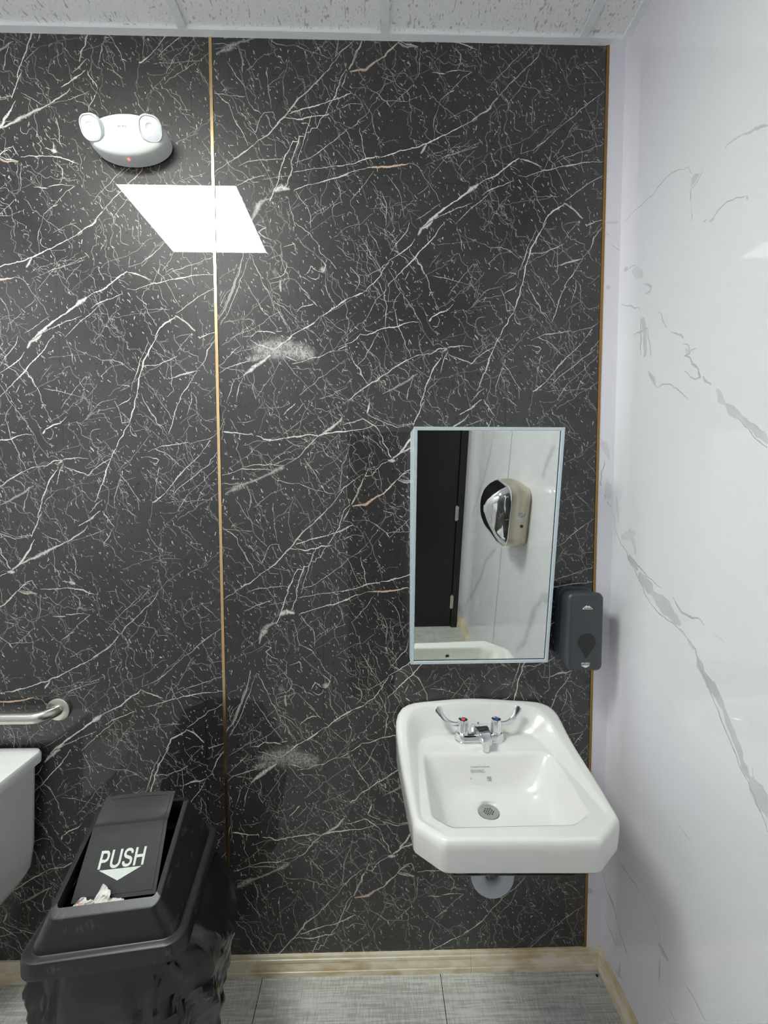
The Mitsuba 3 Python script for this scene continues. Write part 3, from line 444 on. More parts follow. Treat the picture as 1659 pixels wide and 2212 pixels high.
def flap_skin(p, n, uv):
    s = smoothstep(0.6, 0.85, fbm(p.x * 26, p.y * 26, p.z * 26, 3))
    g = noise(p.x * 900, p.y * 900, p.z * 900)
    return mix((0.013, 0.0135, 0.013), (0.027, 0.0285, 0.027), 0.5 * s + 0.3 * g)


def paper_print(p, n, uv):
    a = dr.abs(fbm(p.x * 60 + p.z * 40, p.y * 60, 1.0, 2) - 0.5)
    m = smoothstep(0.03, 0.012, a) * smoothstep(0.45, 0.6, noise(p.x * 28, p.y * 28, p.z * 28))
    return mix((0.80, 0.79, 0.74), (0.70, 0.22, 0.20), 0.7 * m)


def brushed(p, n, uv):
    a = fbm(p.y * 30, p.z * 4 , p.x * 30, 3)
    return mix((0.62, 0.57, 0.48), (0.48, 0.42, 0.33), smoothstep(0.35, 0.7, a))


scene['lid_plastic'] = tw({'type': 'principled', 'base_color': mikit.proc(scuffed_lid), 'roughness': 0.40, 'specular': 0.55})
scene['flap_plastic'] = tw({'type': 'principled', 'base_color': mikit.proc(flap_skin), 'roughness': 0.42, 'specular': 0.5})
scene['bag_film'] = tw({'type': 'roughplastic', 'diffuse_reflectance': {'type': 'rgb', 'value': [0.006, 0.006, 0.0065]}, 'int_ior': 1.55, 'alpha': 0.06, 'nonlinear': False})
scene['printed_paper'] = tw({'type': 'diffuse', 'reflectance': mikit.proc(paper_print)})
scene['brushed_steel'] = tw({'type': 'principled', 'base_color': mikit.proc(brushed), 'roughness': 0.34, 'metallic': 0.85})

# ================================================================ the setting
# back wall: three dark printed panels, a white strip in the corner
for k, (a, b) in enumerate(((-2 * PW + 0.003, -PW - 0.003), (-PW + 0.003, -0.003), (0.003, PW - 0.003))):
    put(numbered('wall_back__panel'), box(max(a, XL), b, 0.0, 0.012, 0, H + 0.05), 'dark_marble_film')
put('wall_back__white_strip', box(PW + 0.004, XR, 0.0, 0.012, 0, H + 0.05), 'white_strip_film', label='narrow white marble strip of the back wall in the corner')
put('wall_back', box(XL - 0.1, XR + 0.1, 0.013, 0.08, -0.02, H + 0.08), 'hole_dark', kind='structure')
# right wall: white printed panels with a fine open joint
for a, b in ((-1.2525, 0.0), (YB, -1.2575)):
    put(numbered('wall_right__panel'), box(XR, XR + 0.012, a, b, 0, H + 0.05), 'white_marble_film')
put('wall_right__joint', box(XR + 0.0006, XR + 0.0125, -1.2572, -1.2528, 0, H), 'hole_dark', label='thin dark joint between two white panels')
put('wall_right', box(XR + 0.013, XR + 0.08, YB - 0.1, 0.1, -0.02, H + 0.08), 'hole_dark', kind='structure')
put('wall_left', box(XL - 0.08, XL, YB - 0.1, 0.1, -0.02, H + 0.08), 'white_far_film', kind='structure')
DX0, DX1, DH = 0.30, 1.231, 2.10
put('wall_rear', cat(box(XL - 0.1, DX0, YB - 0.08, YB, -0.02, H + 0.08), box(DX1, XR + 0.1, YB - 0.08, YB, -0.02, H + 0.08),
                     box(DX0, DX1, YB - 0.08, YB, DH, H + 0.08)), 'white_far_film', kind='structure')
put('floor', box(XL - 0.1, XR + 0.1, YB - 0.2, 0.1, -0.05, -0.004), 'hole_dark', kind='structure')
SX, row = 0.1137, 0
y = 0.0
while y > YB - 0.1:
    x = SX - 4 * 0.61 + (0.305 if row % 2 else 0)
    while x < XR:
        a, b = max(x, XL), min(x + 0.61, XR)
        if b - a > 0.02:
            put(numbered('floor__tile'), box(a + 0.0012, b - 0.0012, max(y - 0.61, YB - 0.1) + 0.0012, y - 0.0012, -0.004, 0), 'floor_vinyl')
        x += 0.61
    y -= 0.61
    row += 1

# trims between the panels
for k, x in enumerate((0.0, PW)):
    put(f'trim_{k + 1}', box(x - 0.0045, x + 0.0045, -0.0025, 0.012, HB, H), 'gold_metal' if k == 0 else 'gold_metal_shaded', kind='structure',
        label='slim brass strip between the two dark marble panels' if k == 0 else 'slim brass strip between dark marble and the white corner strip')
put('trim_3', box(-PW - 0.0045, -PW + 0.0045, -0.0025, 0.012, HB, H), 'gold_metal', kind='structure')

# baseboards: a moulded profile
prof = np.array([(0, 0), (0.0145, 0), (0.0150, 0.0175), (0.0120, 0.0195), (0.0120, 0.0215), (0.0135, 0.023), (0.0128, 0.030), (0.0098, 0.043), (0.0090, 0.047),
                 (0.0100, 0.0485), (0.0112, 0.050), (0.0108, 0.0585), (0.0085, 0.060), (0.0085, 0.0615), (0.0080, 0.069), (0.0060, HB), (0, HB)])


def board(p0, p1, inward):
    p0, p1, inward = (np.array([*q, 0.0]) for q in (p0, p1, inward))
    ring0 = np.array([p0 + inward * a + np.array([0, 0, b]) for a, b in prof])
    ring1 = np.array([p1 + inward * a + np.array([0, 0, b]) for a, b in prof])
    return loft([ring0, ring1])


put('baseboard_back__board', board((0.8290, -0.0002), (XL, -0.0002), (0, -1)), 'cream_paint')
put('baseboard_back__board_001', board((XR - 0.001, -0.0002), (0.8298, -0.0002), (0, -1)), 'cream_paint')
labels['baseboard_back'] = {'kind': 'structure'}
put('baseboard_right', board((XR - 0.0002, YB), (XR - 0.0002, -0.001), (-1, 0)), 'cream_paint', kind='structure')
put('baseboard_rear', board((DX1 + 0.006, YB + 0.0002), (XR - 0.001, YB + 0.0002), (0, 1)), 'cream_paint', kind='structure')
put('baseboard_left', board((XL + 0.0002, -0.001), (XL + 0.0002, YB), (1, 0)), 'cream_paint', kind='structure')

# door in the rear wall, seen in the mirror
put('door_1__frame', cat(box(DX1 - 0.045, DX1 + 0.006, YB - 0.07, YB + 0.018, 0, DH + 0.006), box(DX0 - 0.006, DX0 + 0.045, YB - 0.07, YB + 0.018, 0, DH + 0.006),
                         box(DX0 - 0.006, DX1 + 0.006, YB - 0.07, YB + 0.018, DH - 0.045, DH + 0.006)), 'black_paint')
put('door_1__leaf', box(DX0 + 0.048, DX1 - 0.049, YB - 0.05, YB + 0.004, 0.008, DH - 0.048), 'black_paint')
for z in (0.235, 0.99, 1.80):
    put(numbered('door_1__hinge'), cat(tube([(DX1 - 0.047, YB + 0.012, z - 0.062), (DX1 - 0.047, YB + 0.012, z + 0.062)], 0.0075, 12),
                                       box(DX1 - 0.06, DX1 - 0.034, YB + 0.002, YB + 0.0195, z - 0.055, z + 0.055)), 'steel')
put('door_1__handle', cat(lathe([(0.030, 0.004), (0.030, 0.010), (0.012, 0.012), (0.012, 0.05), (0.024, 0.055), (0.028, 0.07), (0.02, 0.085)], (DX0 + 0.11, YB, 0.98), 32, 'y')), 'steel')
labels['door_1'] = {'kind': 'structure', 'label': 'black door seen in the mirror, with silver hinges'}

# ceiling: backing, tiles laid in a grid of T bars
put('ceiling', box(XL - 0.1, XR + 0.1, YB - 0.1, 0.1, H + 0.05, H + 0.09), 'grid_enamel', kind='structure')
GX = [-0.0758 + 0.61 * k for k in (-2, -1, 0, 1, 2)]
GY = [PANEL[3] + 0.0, PANEL[2] - 0.0, PANEL[2] - 0.61]
put('ceiling__wall_angle', cat(box(XL, XR, -0.0225, 0.0, H, H + 0.012), box(XR - 0.0225, XR, YB, 0, H, H + 0.012), box(XL, XL + 0.0225, YB, 0, H, H + 0.012), box(XL, XR, YB, YB + 0.0225, H, H + 0.012)), 'grid_enamel')
for x in GX:
    put(numbered('ceiling__grid_bar'), cat(box(x - 0.012, x + 0.012, YB + 0.02, -0.0215, H + 0.0005, H + 0.006), box(x - 0.003, x + 0.003, YB, 0, H + 0.006, H + 0.04)), 'grid_enamel')
xs = [XL] + GX + [XR]
ys = [0.0] + GY + [YB]
for y in GY:
    for a, b in zip(xs[:-1], xs[1:]):
        put(numbered('ceiling__grid_bar'), box(a + 0.0125, b - 0.0125, y - 0.012, y + 0.012, H + 0.0005, H + 0.006), 'grid_enamel')
for a, b in zip(xs[:-1], xs[1:]):
    for c, d in zip(ys[1:], ys[:-1]):
        if a < -0.4 < b and c < -1.0 < d:
            continue
        put(numbered('ceiling__tile'), box(a + 0.004, b - 0.004, c + 0.004, d - 0.004, H + 0.0085, H + 0.022), 'ceiling_tile_board')

# LED panel
x0, x1, y0, y1 = PANEL
cx0, cx1 = GX[1] + 0.0125, GX[2] - 0.0125
put('ceiling_light__frame', cat(box(cx0, x0, y0 + 0.0125, y1 - 0.0125, H + 0.002, H + 0.03), box(x1, cx1, y0 + 0.0125, y1 - 0.0125, H + 0.002, H + 0.03),
                                box(x0, x1, y0 + 0.0122, y0 + 0.0128, H + 0.002, H + 0.03), box(x0, x1, y1 - 0.0128, y1 - 0.0122, H + 0.002, H + 0.03)), 'grid_enamel')
q = trimesh.Trimesh([[x0, y0 + 0.013, H + 0.003], [x1, y0 + 0.013, H + 0.003], [x1, y1 - 0.013, H + 0.003], [x0, y1 - 0.013, H + 0.003]], [[0, 2, 1], [0, 3, 2]], process=False)
put('ceiling_light__diffuser', q, 'print_white', emitter={'type': 'area', 'radiance': {'type': 'rgb', 'value': PANEL_RADIANCE}})
labels['ceiling_light'] = {'label': 'square white ceiling light panel, seen as a bright slanted shape in the dark wall', 'category': 'ceiling light'}

# ================================================================ sink
N_S, N_C = 9, 7


def poly6(corners, radii):
    """Rounded six-cornered outline with the same number of points on every side and corner."""
    c = np.asarray(corners, float)
    n = len(c)
    out = []
    for k in range(n):
        p, a, b = c[k], c[k - 1], c[(k + 1) % n]
        ua, ub = (a - p) / np.linalg.norm(a - p), (b - p) / np.linalg.norm(b - p)
        r = min(radii[k], 0.45 * np.linalg.norm(a - p), 0.45 * np.linalg.norm(b - p))
        s, e = p + ua * r, p + ub * r
        t = np.linspace(0, 1, N_C)[:, None]
        out.append((1 - t) ** 2 * s + 2 * t * (1 - t) * p + t * t * e)
        nb, pb = c[(k + 2) % n], c[(k + 1) % n]
        rb = min(radii[(k + 1) % n], 0.45 * np.linalg.norm(pb - p), 0.45 * np.linalg.norm(nb - pb))
        e2 = pb + (p - pb) / np.linalg.norm(p - pb) * rb
        t = np.linspace(0, 1, N_S + 2)[1:-1, None]
        out.append(e + t * (e2 - e))
    return np.vstack(out)


# corners: back left, left chamfer, front left, front right, right chamfer, back right
OUT = [(0.5615, -0.001), (0.590, -0.447), (0.650, -0.505), (1.008, -0.513), (1.083, -0.445), (1.099, -0.001)]
RO = [0.090, 0.012, 0.012, 0.012, 0.012, 0.075]


def inset(c, side, back, front):
    c = np.asarray(c, float).copy()
    m = c.mean(0)
    for k, (x, y) in enumerate(c):
        c[k, 0] += side if x < m[0] else -side
        c[k, 1] += -back if k in (0, 5) else front
    return c


def bulge(p):
    p = p.copy()
    w = np.sin(np.clip(-p[:, 1] / 0.5, 0, 1) * PI)
    p[:, 0] += np.where(p[:, 0] > 0.83, 0.011, -0.003) * w * np.clip(np.abs(p[:, 0] - 0.83) / 0.25, 0, 1)
    return p


ZR_Y = [-0.6, -0.5, -0.40, -0.30, -0.24, -0.18, -0.14, -0.10, -0.06, -0.03, 0.0]
ZR_Z = [0.886, 0.886, 0.888, 0.892, 0.895, 0.901, 0.909, 0.921, 0.938, 0.951, 0.959]


def zrim(p):
    z = np.interp(p[:, 1], ZR_Y, ZR_Z)
    return z + 0.018 * np.exp(-((p[:, 0] - 0.82) / 0.17) ** 2) * np.clip((p[:, 1] + 0.1) / 0.1, 0, 1)


def zdeck(p):
    return np.interp(p[:, 1], [-0.50, -0.45, -0.36, -0.09], [0.8855, 0.8835, 0.8800, 0.8805])


def L(c, r, z):
    p = bulge(poly6(c, r))
    return np.c_[p, z(p) if callable(z) else np.full(len(p), z)]


BOWL = [(0.648, -0.164), (0.640, -0.422), (0.681, -0.459), (0.966, -0.457), (1.013, -0.425), (1.017, -0.166)]
RB = [0.045, 0.012, 0.012, 0.012, 0.012, 0.045]
DR = np.array([0.819, -0.258])
RI = [(0.593, -0.026), (0.603, -0.438), (0.660, -0.488), (0.999, -0.496), (1.066, -0.437), (1.060, -0.026)]    # inner edge of the rim
DK = [(0.640, -0.062), (0.611, -0.432), (0.666, -0.478), (0.992, -0.486), (1.056, -0.430), (1.003, -0.060)]    # where the splash meets the deck
OFF = np.array([0.0, 0.012])


def blend(p, q, t):
    return (1 - t) * np.asarray(p, float) + t * np.asarray(q, float)


def step(p, t):
    top = np.maximum(zrim(p + OFF + np.array([0, 0.03 * t])) - 0.0015, 0.8855)
    return (1 - t) * top + t * zdeck(p)


loops = [
    L(inset(OUT, 0.006, 0, 0.006), RO, 0.806),
    L(inset(OUT, 0.002, 0, 0.002), RO, 0.812),
    L(OUT, RO, lambda p: zrim(p) - 0.024),
    L(inset(OUT, 0.001, 0.001, 0.001), RO, lambda p: zrim(p) - 0.012),
    L(inset(OUT, 0.005, 0.006, 0.004), RO, lambda p: zrim(p) - 0.004),
    L(inset(OUT, 0.012, 0.013, 0.009), RO, lambda p: zrim(p)),
    L(RI, [0.085, 0.02, 0.012, 0.012, 0.02, 0.085], lambda p: np.maximum(zrim(p + OFF) - 0.0015, 0.8855)),
    L(blend(RI, DK, 0.12), [0.085, 0.02, 0.012, 0.012, 0.02, 0.085], lambda p: step(p, 0.05)),
    L(blend(RI, DK, 0.30), [0.085, 0.02, 0.012, 0.012, 0.02, 0.085], lambda p: step(p, 0.20)),
    L(blend(RI, DK, 0.70), [0.085, 0.02, 0.012, 0.012, 0.02, 0.085], lambda p: step(p, 0.68)),
    L(blend(RI, DK, 0.88), [0.085, 0.02, 0.012, 0.012, 0.02, 0.085], lambda p: step(p, 0.90)),
    L(blend(RI, DK, 1.04), [0.085, 0.02, 0.012, 0.012, 0.02, 0.085], zdeck),
    L(inset(BOWL, -0.006, -0.012, -0.006), RB, lambda p: zdeck(p) + 0.0005),
    L(inset(BOWL, -0.001, -0.002, -0.001), RB, lambda p: zdeck(p) - 0.002),
    L(inset(BOWL, 0.004, 0.006, 0.003), RB, lambda p: zdeck(p) - 0.012),
    L(inset(BOWL, 0.014, 0.018, 0.006), [0.07, 0.03, 0.02, 0.02, 0.03, 0.07], 0.840),
    L(inset(BOWL, 0.030, 0.030, 0.010), [0.09, 0.04, 0.03, 0.03, 0.04, 0.09], 0.803),
    L(inset(BOWL, 0.052, 0.044, 0.018), [0.09, 0.05, 0.04, 0.04, 0.05, 0.09], 0.784),
    L(inset(BOWL, 0.085, 0.062, 0.045), [0.09, 0.05, 0.05, 0.05, 0.05, 0.09], 0.7745),
]
nP = len(loops[0])
last = loops[-1][:, :2]
ang = np.arctan2(last[:, 1] - DR[1], last[:, 0] - DR[0])
circ = DR + 0.031 * np.stack([np.cos(ang), np.sin(ang)], 1)
for t, z in ((0.30, 0.7715), (0.55, 0.7690), (0.78, 0.7670), (1.0, 0.7650)):
    loops.append(np.c_[(1 - t) * last + t * circ, np.full(nP, z)])
loops.append(np.c_[DR + 0.028 * np.stack([np.cos(ang), np.sin(ang)], 1), np.full(nP, 0.7600)])
under = []
for s, z in ((0.97, 0.804), (0.93, 0.795), (0.80, 0.755), (0.55, 0.735), (0.2, 0.728), (0.11, 0.715)):
    b = loops[0][:, :2]
    c = DR * (1 - s) + b * s if s < 0.95 else b.mean(0) + (b - b.mean(0)) * s
    under.append(np.c_[c, np.full(nP, z)])
basin = loft(list(reversed(under)) + loops, True, True)
put('sink__basin', basin, 'china', smooth=40)
labels['sink'] = {'label': 'white wall-hung china sink with clipped front corners under the mirror', 'category': 'sink'}
ov = lathe([(0.0001, 0), (0.0085, 0.0), (0.0085, 0.0006), (0.0065, 0.0012), (0.0001, 0.0013)], (0.822, -0.4535, 0.848), 24, 'y')
put('sink__overflow_hole', ov, 'hole_dark', smooth=30)
# strainer with its holes
st = manifold3d.CrossSection([ring((0, 0, 0), 0.0285, 48)[:, :2]])
holes = []
for ry in range(-2, 3):
    cnt = 5 - abs(ry)
    for k in range(cnt):
        holes.append(((k - (cnt - 1) / 2) * 0.0066, ry * 0.0057))
for hx, hy in holes:
    st = st - manifold3d.CrossSection([ring((hx, hy, 0), 0.0023, 12)[:, :2]])
sm = st.extrude(0.0022).to_mesh()
sm = trimesh.Trimesh(sm.vert_properties[:, :3], sm.tri_verts, process=False)
sm.apply_translation([DR[0], DR[1], 0.7636])
put('sink__strainer', sm, 'strainer_metal', label='grey round drain strainer with small holes')
put('sink__drain_cup', lathe([(0.0001, 0), (0.0278, 0), (0.0278, 0.0015)], (DR[0], DR[1], 0.7603), 32), 'hole_dark')
# sticker printed on the bowl's back
sb_o, sb_n = np.array([0.812, -0.1830, 0.846]), np.array([0, -0.95, 0.31])
sb_x = np.array([1.0, 0, 0]); sb_y = np.cross(sb_n, sb_x)
sb_n = sb_n / np.linalg.norm(sb_n); sb_y = np.cross(sb_n, sb_x)
rows = [("To be removed by consumer only.", 0.0030, 0.058, 0.0), ("This fixture complies with", 0.0026, 0.040, -0.009), ("ASME A112.19.2 / CSA B45.1", 0.0026, 0.044, -0.014)]
lab = []
for text, hgt, wid, yy in rows:
    m = lettering(text, hgt, wid, 0.0002)
    m.vertices += [wid / 2 - 0.030, yy, 0]
    lab.append(m)
lab.append(lettering("6", 0.0045, None, 0.0002)); lab[-1].vertices += [-0.029, -0.032, 0]
sq = np.array([(0.019, -0.036), (0.030, -0.036), (0.030, -0.026), (0.019, -0.026)])
for k in range(4):
    a, b = sq[k], sq[(k + 1) % 4]
    d = (b - a) / np.linalg.norm(b - a); nn = np.array([-d[1], d[0]]) * 0.0005
    lab.append(flat([a - nn, b - nn, b + nn, a + nn], 0.0002))
for a, b in (((0.019, -0.026), (0.031, -0.038)), ((0.022, -0.029), (0.028, -0.031)), ((0.023, -0.034), (0.027, -0.028))):
    a, b = np.array(a), np.array(b); d = (b - a) / np.linalg.norm(b - a); nn = np.array([-d[1], d[0]]) * 0.0006
    lab.append(flat([a - nn, b - nn, b + nn, a + nn], 0.0002))
put('sink__sticker_print', frame(cat(*lab), sb_o, sb_x, sb_y, sb_n), 'print_grey', label='small grey printed notice on the bowl')

# trap under the sink
TC = 0.842
path = [(0.822, -0.245, 0.722), (0.818, -0.24, 0.69)] + [(0.803, -0.225, 0.62), (0.800, -0.22, 0.58)]
path += [(TC - 0.042 * math.cos(t), -0.22, 0.542 - 0.042 * math.sin(t)) for t in np.linspace(0.1, PI - 0.1, 14)]
path += [(0.884, -0.22, 0.58), (0.885, -0.205, 0.612), (0.888, -0.17, 0.625), (0.895, -0.06, 0.628), (0.896, -0.002, 0.628)]
put('drain_trap__pipe', tube(np.array(path), 0.0215, 24), 'pipe_plastic', smooth=50)
for c in ((0.800, -0.22, 0.575), (0.884, -0.22, 0.570)):
    put(numbered('drain_trap__slip_nut'), lathe([(0.022, -0.014), (0.0275, -0.013), (0.0275, 0.010), (0.022, 0.012)], c, 24), 'pipe_plastic', smooth=30)
put('drain_trap__wall_plate', lathe([(0.022, -0.016), (0.034, -0.012), (0.046, -0.0008)], (0.896, 0, 0.628), 32, 'y'), 'pipe_plastic', smooth=30)
labels['drain_trap'] = {'label': 'pale grey plastic drain trap hanging below the white sink', 'category': 'drain pipe'}

# faucet
FX, FY, FZ = 0.830, -0.096, 0.8812
base = []
for hx, hy, r, z in ((0.0785, 0.0285, 0.0285, 0), (0.0785, 0.0285, 0.0285, 0.003), (0.0765, 0.0268, 0.0268, 0.005), (0.0755, 0.0258, 0.0258, 0.020), (0.073, 0.0235, 0.0235, 0.0245), (0.069, 0.020, 0.020, 0.026)):
    base.append(np.c_[rrect(hx, hy, r, 10) + [FX, FY], np.full(40, FZ + z)])
put('faucet__base', loft(base), 'chrome', smooth=35)
for k, (sx, col) in enumerate(((-1, 'print_red'), (1, 'print_blue'))):
    hx = FX + sx * 0.0525
    hb = numbered('faucet__handle')
    t = np.linspace(0, 2 * PI, 48, endpoint=False)
    lob = 1 + 0.035 * np.cos(8 * t)
    rings = [np.c_[np.stack([r * lob * np.cos(t) + hx, r * lob * np.sin(t) + FY], 1), np.full(48, FZ + z)] for r, z in
             ((0.0165, 0.026), (0.0172, 0.028), (0.0165, 0.05), (0.0155, 0.062), (0.0140, 0.0655), (0.0115, 0.066), (0.0112, 0.0645))]
    put(hb, loft(rings), 'chrome', smooth=35)
    cap = lathe([(0.0001, 0), (0.0062, 0), (0.0062, 0.0006), (0.0001, 0.0008)], (hx, FY - 0.001, FZ + 0.0646), 24)
    put(hb + '__button', cap, col, label='red hot-water mark' if sx < 0 else 'blue cold-water mark')
    # wrist blade: thin upright paddle that sweeps out and up, its end a round spoon
    pts = curve([(hx + sx * 0.010, FY, FZ + 0.050), (hx + sx * 0.030, FY + 0.002, FZ + 0.049), (hx + sx * 0.052, FY + 0.010, FZ + 0.056), (hx + sx * 0.068, FY + 0.018, FZ + 0.073), (hx + sx * 0.078, FY + 0.022, FZ + 0.094)], 26)
    hgt = np.interp(np.linspace(0, 1, 26), [0, 0.3, 0.7, 0.88, 0.96, 1], [0.0070, 0.0066, 0.0078, 0.0118, 0.0105, 0.004])
    thk = np.interp(np.linspace(0, 1, 26), [0, 0.3, 0.85, 1], [0.0042, 0.003, 0.0026, 0.0015])
    tg = np.gradient(pts, axis=0); tg /= np.linalg.norm(tg, axis=1, keepdims=True)
    rr = []
    for q in range(26):
        side = np.cross(tg[q], [0, -0.75, 0.66]); side /= np.linalg.norm(side)
        nor = np.cross(side, tg[q])
        a = np.linspace(0, 2 * PI, 16, endpoint=False)
        rr.append(pts[q] + hgt[q] * np.cos(a)[:, None] * side + thk[q] * np.sin(a)[:, None] * nor)
    put(hb + '__blade', loft(rr), 'satin_chrome', smooth=50)
sp = []
for y, z, hx, hz in ((0.022, 0.028, 0.020, 0.004), (0.018, 0.031, 0.0245, 0.010), (-0.004, 0.035, 0.0250, 0.0155), (-0.026, 0.038, 0.0215, 0.0145), (-0.048, 0.038, 0.0195, 0.0110), (-0.060, 0.035, 0.0178, 0.0092), (-0.070, 0.031, 0.0165, 0.0075), (-0.075, 0.029, 0.0135, 0.0045)):
    s2 = rrect(hx, hz, 0.0055, 6)
    sp.append(np.c_[s2[:, 0] + FX + 0.006 * (-y) / 0.07, np.full(24, FY + y), s2[:, 1] + FZ + z])
put('faucet__spout', loft(sp), 'chrome', smooth=35)
put('faucet__aerator', lathe([(0.0085, -0.014), (0.0108, -0.0135), (0.0112, 0.0), (0.0118, 0.002), (0.0118, 0.012)], (FX + 0.0055, FY - 0.061, FZ + 0.014), 32), 'chrome', smooth=35)
put('faucet__lift_knob', lathe([(0.0016, 0), (0.0016, 0.012), (0.0032, 0.013), (0.0032, 0.017), (0.001, 0.018)], (FX, FY + 0.020, FZ + 0.026), 16), 'chrome', smooth=30)
labels['faucet'] = {'label': 'chrome two-handled faucet with wrist blades on the sink', 'category': 'faucet'}

# ================================================================ tilted mirror
phi, psi = math.radians(6.98), math.radians(-0.77)
mn = np.array([-math.sin(psi) * math.cos(phi), -math.cos(psi) * math.cos(phi), -math.sin(phi)])
mx = np.array([math.cos(psi), -math.sin(psi) * 1.0, 0]); mx = mx - mn * (mx @ mn); mx /= np.linalg.norm(mx)
mz = np.cross(mn, mx) * 1.0
if mz[2] < 0: mz = -mz
MC = np.array([0.839, -0.0963, 1.4796])
HW, HH, FW = 0.2240, 0.3755, 0.0105


def mirror_bar(x0, x1, z0, z1, d0=0.0, d1=0.012):
    return frame(box(x0, x1, z0, z1, d0, d1), MC, mx, mz, mn)


def mitred(a, b):
    """One bar of the frame: a shallow L section, mitred at 45 degrees, from corner a to corner b (counter-clockwise)."""
    a, b = np.array(a, float), np.array(b, float)
    d = (b - a) / np.linalg.norm(b - a); nrm = np.array([-d[1], d[0]])
    sec = [(0, -0.010), (0, 0.0006), (0.0008, 0.0016), (0.0088, 0.0016), (FW, 0.0002), (FW, -0.003), (0.003, -0.010)]
    r0 = [a + nrm * s + d * s for s, _ in sec]; r1 = [b + nrm * s - d * s for s, _ in sec]
    A = np.array([[*p, h] for p, (_, h) in zip(r0, sec)]); B = np.array([[*p, h] for p, (_, h) in zip(r1, sec)])
    m = loft([A, B])
    return frame(m, MC, mx, mz, mn)


cs = [(-HW, -HH), (HW, -HH), (HW, HH), (-HW, HH)]
for k in range(4):
    put(numbered('mirror__frame_bar'), mitred(cs[k], cs[(k + 1) % 4]), 'mirror_frame')
gl = frame(box(-HW + 0.004, HW - 0.004, -HH + 0.004, HH - 0.004, -0.0065, -0.0030), MC, mx, mz, mn)
put('mirror__glass', gl, 'mirror_glass')
# black silvering that has crept in along the glass's edges
edge = []
for x0, x1, z0, z1 in ((HW - FW - 0.0022, HW - 0.006, -HH + 0.006, HH - 0.006), (-HW + 0.006, HW - 0.006, -HH + 0.006, -HH + FW + 0.0024), (-HW + 0.006, -HW + FW + 0.0008, -HH + 0.006, HH - 0.006)):
    edge.append(frame(box(x0, x1, z0, z1, -0.0029, -0.0024), MC, mx, mz, mn))
put('mirror__dark_edge', cat(*edge), 'dark_rubber', label='dark worn edge of the silvering')
# the wedge-shaped case that carries the glass off the wall
bk = [MC + mx * sx * (HW - 0.0012) + mz * sz * (HH - 0.0012) - mn * 0.0095 for sx, sz in ((-1, -1), (1, -1), (1, 1), (-1, 1))]
wl = [np.array([p[0], -0.0006, p[2]]) for p in bk]
case = loft([np.array(wl), np.array(bk)])
put('mirror__case', case, 'mirror_frame')
labels['mirror'] = {'label': 'tilted rectangular mirror in a thin pale steel frame above the sink', 'category': 'mirror'}

# ================================================================ soap dispenser
SCX, SZ0, SZ1 = 1.158, 1.098, 1.347
zc, hz = (SZ0 + SZ1) / 2, (SZ1 - SZ0) / 2


def soap_ring(hx, h, r, y, dz=0.0, top=0.0):
    p = rrect(hx, h, r, 10)
    z = p[:, 1] + zc + dz
    z = z + np.where(p[:, 1] > 0, top * (1 - (p[:, 0] / hx) ** 2), 0)
    return np.stack([p[:, 0] + SCX, np.full(40, y), z], 1)


back = [soap_ring(0.0575, 0.113, 0.022, -0.0006, 0.006, 0.008), soap_ring(0.0590, 0.115, 0.022, -0.004, 0.006, 0.008), soap_ring(0.0590, 0.115, 0.022, -0.026, 0.006, 0.008), soap_ring(0.0565, 0.112, 0.021, -0.030, 0.006, 0.008)]
put('soap_dispenser__back', loft([b[::-1] for b in back]), 'slate_plastic', smooth=35)
fr = []
for hx, h, r, y, dz, tp in ((0.0555, 0.108, 0.020, -0.028, 0.006, 0.005), (0.0560, 0.113, 0.020, -0.050, 0.003, 0.004), (0.0565, 0.121, 0.019, -0.078, -0.001, 0.003), (0.0565, 0.1235, 0.018, -0.090, -0.001, 0.003),
                          (0.0545, 0.1215, 0.017, -0.0975, -0.001, 0.003), (0.050, 0.117, 0.015, -0.1010, -0.001, 0.003), (0.044, 0.111, 0.013, -0.1020, -0.001, 0.002)):
    fr.append(soap_ring(hx, h, r, y, dz, tp))
put('soap_dispenser__cover', loft([b[::-1] for b in fr]), 'slate_plastic', smooth=40)
ex, ez_, en = np.array([1.0, 0, 0]), np.array([0, 0, 1.0]), np.array([0, -1.0, 0])
t = np.linspace(-0.24 * PI, 1.24 * PI, 44)
drop = [(0.0285 * math.cos(a), 0.0285 * math.sin(a)) for a in t] + [(-0.0085, -0.0375), (-0.0022, -0.0505), (0, -0.0525), (0.0022, -0.0505), (0.0085, -0.0375)]
put('soap_dispenser__window', frame(flat(drop, 0.0012), (SCX + 0.0035, -0.1015, 1.1915), ex, ez_, en), 'black_gloss', label='black drop-shaped level window')
logo = [(-0.0158, 0), (-0.0158, 0.0035), (-0.010, 0.0075), (-0.0035, 0.0128), (0.0010, 0.0092), (0.0040, 0.0118), (0.0105, 0.0066), (0.0158, 0.0028), (0.0158, 0)]
put('soap_dispenser__logo', frame(flat(logo, 0.0006), (SCX + 0.004, -0.1017, 1.2960), ex, ez_, en), 'print_white', label='white mountain emblem')
put('soap_dispenser__logo_script', frame(lettering("alpine", 0.0046, 0.024, 0.0005), (SCX + 0.004, -0.1022, 1.2976), ex, ez_, en), 'slate_plastic')
pu = cat(frame(lettering("PUSH", 0.0070, 0.0262, 0.0006), (SCX + 0.002, -0.1017, 1.1200), ex, ez_, en),
         frame(flat([(-0.0125, 0.0026), (-0.0125, 0.0002), (0, -0.0062), (0.0125, 0.0002), (0.0125, 0.0026)], 0.0006), (SCX + 0.002, -0.1017, 1.1158), ex, ez_, en))
put('soap_dispenser__push_print', pu, 'print_white', label='white word PUSH above a chevron')
labels['soap_dispenser'] = {'label': 'dark grey push soap dispenser with a drop window, right of the mirror', 'category': 'soap dispenser'}

